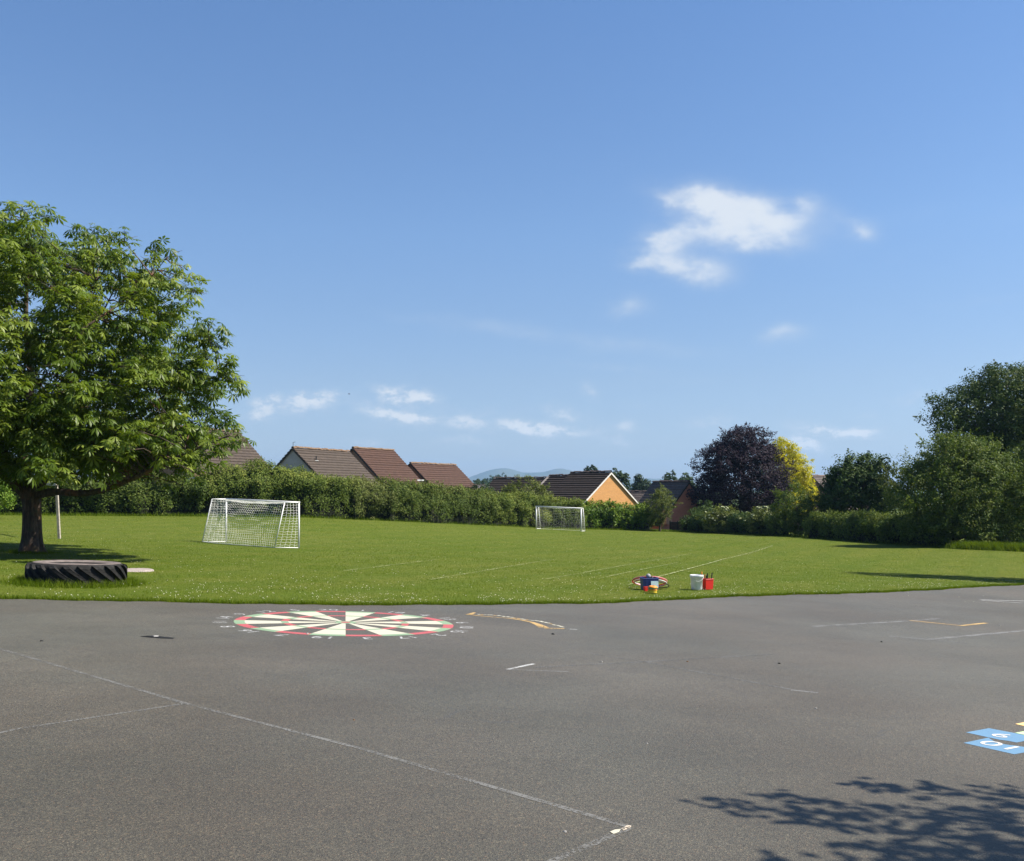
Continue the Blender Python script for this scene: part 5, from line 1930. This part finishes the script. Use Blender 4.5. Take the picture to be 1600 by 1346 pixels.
# red box with bats
rd = gp(1105.5, 922.0)
rbx = tag(tub('red_box', (rd.x, rd.y + .05, rd.z + .015), .20, .19, .25, P_red, .42, 1.12), 'bright red plastic box holding bats beside the white bucket', 'box')
for k, (dxx, tl, mt, hh, lab) in enumerate(((-.085, -.10, P_orange, .40, 'orange-handled bat leaning in the red box next to the bucket'), (-.06, .05, P_wood, .34, 'wooden bat standing in the red box'),
                                          (.0, .05, P_black, .36, 'black-handled bat in the middle of the red box'), (-.03, .0, P_black, .31, 'short black bat grip in the red box'), (.075, .14, P_black, .38, 'dark bat leaning at the right of the red box'))):
    m = MB()
    m.box((0, 0, .10), (.075, .014, .16))
    m.tube([(0, 0, .17), (0, 0, .24), (0, 0, hh)], [.010, .014, .014], 8)
    o = m.build('bat', mt)
    o.location = (rd.x + dxx, rd.y + .05 + .02 * (k % 2), rd.z + .03)
    o.rotation_euler = (.05 * k - .1, tl, .3 * k)
    tag(o, lab, 'bat', 'bats in the red box')

# ------------------------------------------------------------------ dark board fence in the gap by the red house
fb = base_at(1047, 87.5)
fe = base_at(1071, 86.8)
fen = tag(empty('board_fence', fb), 'low dark board fence closing the gap left of the low hedge', 'fence')
M_fence = surf('dark_stained_wood', (.040, .028, .024), .8, .3, 6)
v0_ = Vector(fe) - Vector(fb)
for k in range(8):
    a = Vector((0, 0, .04 + k * .112))
    m = square_bar(a, a + v0_, .10)
    m.build('board', M_fence, fen)
for f in (0, .5, 1):
    square_bar(v0_ * f + Vector((0, .07, -.2)), v0_ * f + Vector((0, .07, .98)), .09).build('post', M_fence, fen)

# little dark bird in the sky
bp = at(545.5, 616, 240)
bird = tag(empty('bird', bp), 'tiny dark bird flying above the roofs', 'bird')
m = MB().tube([(-.28, 0, 0), (-.15, 0, .02), (.05, 0, .03), (.2, 0, .03), (.3, 0, .02)], [.01, .06, .08, .06, .015], 7)
m.add([(-.05, .05, .03), (.14, .05, .03), (.0, .35, .14), (-.12, .34, .13), (-.15, .62, .05), (-.05, -.05, .03), (.14, -.05, .03), (.0, -.35, .14), (-.12, -.34, .13), (-.15, -.62, .05)],
      [(0, 1, 2, 3), (3, 2, 4), (5, 8, 7, 6), (8, 9, 7)])
m.build('body', P_black, bird)

# ------------------------------------------------------------------ grass blades, long tufts and clover heads
M_blade = leaf_mat('grass_blade', (.0505, .0902, .0037), (.1012, .1546, .0075), (.1904, .2287, .0326), .35, .7, .06)


parts = []
n = 620000
y = 13.5 * (95 / 13.5) ** rng.random(n)
x = rng.uniform(-.64, .64, n) * (y + 3)
k = (y > edge_y(x) + rng.normal(0, .025, n)) & (y < np.interp(800 + F * x / y, TP, TD))
x, y = x[k], y[k]
patch = .5 + .5 * np.sin(x * 1.1 + np.sin(y * .9) * 2) * np.sin(y * .7 + np.sin(x * .6) * 2)
parts.append((x, y, rng.uniform(.014, .036, len(x)) * (.75 + .5 * patch), .0066 * (y / 17) ** .9, patch))
# ragged fringe hanging over the asphalt edge
n = 42000
x = rng.uniform(-13, 19, n)
y = edge_y(x) + rng.gamma(1.2, .07, n) - .03
parts.append((x, y, rng.uniform(.03, .10, n), np.full(n, .010), rng.random(n) * .8))
# unmown grass round the tyre and the trunk foot
n = 5000
a = rng.uniform(0, 2 * math.pi, n)
r = .93 + rng.gamma(1.3, .09, n)
x = tyre.location.x + r * np.cos(a)
y = tyre.location.y + r * np.sin(a)
parts.append((x, y, rng.uniform(.06, .19, n) * np.exp(-(r - .93) * 1.6), np.full(n, .010), rng.random(n) * .6))
n = 1200
a = rng.uniform(0, 2 * math.pi, n)
r = .40 + rng.gamma(1.2, .10, n)
parts.append((tb.x + r * np.cos(a), tb.y + r * np.sin(a), rng.uniform(.04, .12, n), np.full(n, .011), rng.random(n) * .5))
# long grass at the hedge feet
HB = np.array([(((px - 800) / F * d), d - 1.0) for px, d in zip(TP, TD)])
n = 26000
s = rng.random(n) * (len(HB) - 1)
i0 = s.astype(int)
f = (s - i0)[:, None]
Q = HB[i0] * (1 - f) + HB[np.minimum(i0 + 1, len(HB) - 1)] * f
Q = Q + rng.normal(0, .35, Q.shape)
parts.append((Q[:, 0], Q[:, 1], rng.uniform(.05, .28, n), np.full(n, .03), rng.random(n) * .6))
# tall verge in front of the hazel
n = 9000
a0 = np.array(gp(1500, 858)[:2]); a1 = np.array(gp(1625, 863)[:2])
f = rng.random(n)[:, None]
Q = a0 * (1 - f) + a1 * f + rng.normal(0, .35, (n, 2))
parts.append((Q[:, 0], Q[:, 1], rng.uniform(.15, .55, n), np.full(n, .028), rng.random(n)))
gx, gy, gh, gw, gpatch = [np.concatenate(c) for c in zip(*parts)]
gz_ = zg(gx, gy) - .005
n = len(gx)
az = rng.uniform(0, 2 * math.pi, n)
lean = rng.normal(0, .45, (n, 2)) * gh[:, None]
bx_, by_ = np.cos(az) * gw / 2, np.sin(az) * gw / 2
p0 = np.stack([gx - bx_, gy - by_, gz_], -1)
p1 = np.stack([gx + bx_, gy + by_, gz_], -1)
p2 = np.stack([gx + lean[:, 0], gy + lean[:, 1], gz_ + gh], -1)
Vv = np.stack([p0, p1, p2], 1).reshape(-1, 3)
cl_ = .5 * np.sin(gx * 2.9 + 1.7 * np.sin(gy * 1.3)) * np.sin(gy * 2.3 + 1.9 * np.sin(gx * 1.1)) + .5 * np.sin(gx * 5.3 + 2 * np.sin(gy * 2.1 + 1)) * np.sin(gy * 4.1 + 2 * np.sin(gx * 2.4))
T = np.clip(.35 + .25 * gpatch + .22 * cl_ + rng.normal(0, .2, n), 0, 1)
grass = link('grass', np_mesh('grass', Vv, np.arange(n * 3).reshape(n, 3), T), M_blade)
tag(grass, 'mown green grass of the playing field', 'grass', kind='stuff')

M_clover = surf('clover_flower', (.55, .55, .40), .8, .1, 20)
n = 34000
y = rng.uniform(14, 34, n)
x = rng.uniform(-.6, .6, n) * (y + 2)
e = y - edge_y(x)
cl = np.sin(x * 1.3 + 2 * np.sin(y * .8)) * np.sin(y * 1.1 + 1.6 * np.sin(x * .7)) + .5 * np.sin(x * 3.7 + y * 2.9)
k = (e > .05) & (rng.random(n) < np.exp(-e / 2.6) * np.clip(.30 + .75 * cl, .03, 1))
x, y = x[k], y[k]
# a looser scatter by the tree and the far edge
x2 = rng.uniform(-20, 24, 900); y2 = rng.uniform(22, 52, 900)
x = np.concatenate([x, x2]); y = np.concatenate([y, y2])
z = zg(x, y) + rng.uniform(.03, .065, len(x))
r = rng.uniform(.0065, .0125, len(x))
oct_v = np.array([(1, 0, 0), (0, 1, 0), (-1, 0, 0), (0, -1, 0), (0, 0, .8), (0, 0, -.5)])
oct_f = np.array([(0, 1, 4), (1, 2, 4), (2, 3, 4), (3, 0, 4), (1, 0, 5), (2, 1, 5), (3, 2, 5), (0, 3, 5)])
Vv = (oct_v[None] * r[:, None, None] + np.stack([x, y, z], -1)[:, None]).reshape(-1, 3)
Fc = (oct_f[None] + (np.arange(len(x)) * 6)[:, None, None]).reshape(-1, 3)
clov = link('clover_flowers', np_mesh('clover_flowers', Vv, Fc), M_clover)
tag(clov, 'small white clover heads scattered through the grass near the asphalt', 'flowers', kind='stuff')

# white elder blossom on the two flowering bushes
M_blossom = surf('elder_blossom', (.42, .44, .26), .8, .1, 20)
for o in list(COL.objects):
    if o.name.startswith('elder_bush'):
        n = 26
        D = unit(np.abs(rng.normal(size=(n, 3))) * np.array([1, -1, 1]) * np.where(rng.random((n, 3)) < .5, -1, 1) ** np.array([1, 0, 0]))
        P = D * np.array([1.75, 1.05, 1.15]) + np.array([0, 0, 1.15])
        m = MB()
        for p_ in P:
            m.box(p_, (.13, .13, .05), Matrix.Rotation(random.uniform(0, 3), 3, 'Z') @ Matrix.Rotation(random.uniform(-.5, .5), 3, 'X'))
        b_ = m.build('blossom', M_blossom, o)
        b_['kind'] = 'stuff'

# ------------------------------------------------------------------ haze in the distance
hm = bpy.data.materials.new('haze')
hm.use_nodes = True
ht = hm.node_tree
ht.nodes.clear()
pv = ht.nodes.new('ShaderNodeVolumePrincipled')
pv.inputs['Color'].default_value = (.40, .66, 1.0, 1)
pv.inputs['Density'].default_value = .00012
pv.inputs['Anisotropy'].default_value = .2
oo = ht.nodes.new('ShaderNodeOutputMaterial')
ht.links.new(pv.outputs[0], oo.inputs['Volume'])
zlo, zhi = -40.0, 215.0
hz = MB().box((0, 3950, (zlo + zhi) / 2), (24000, 8300, zhi - zlo)).build('haze', hm)
tag(hz, kind='stuff')
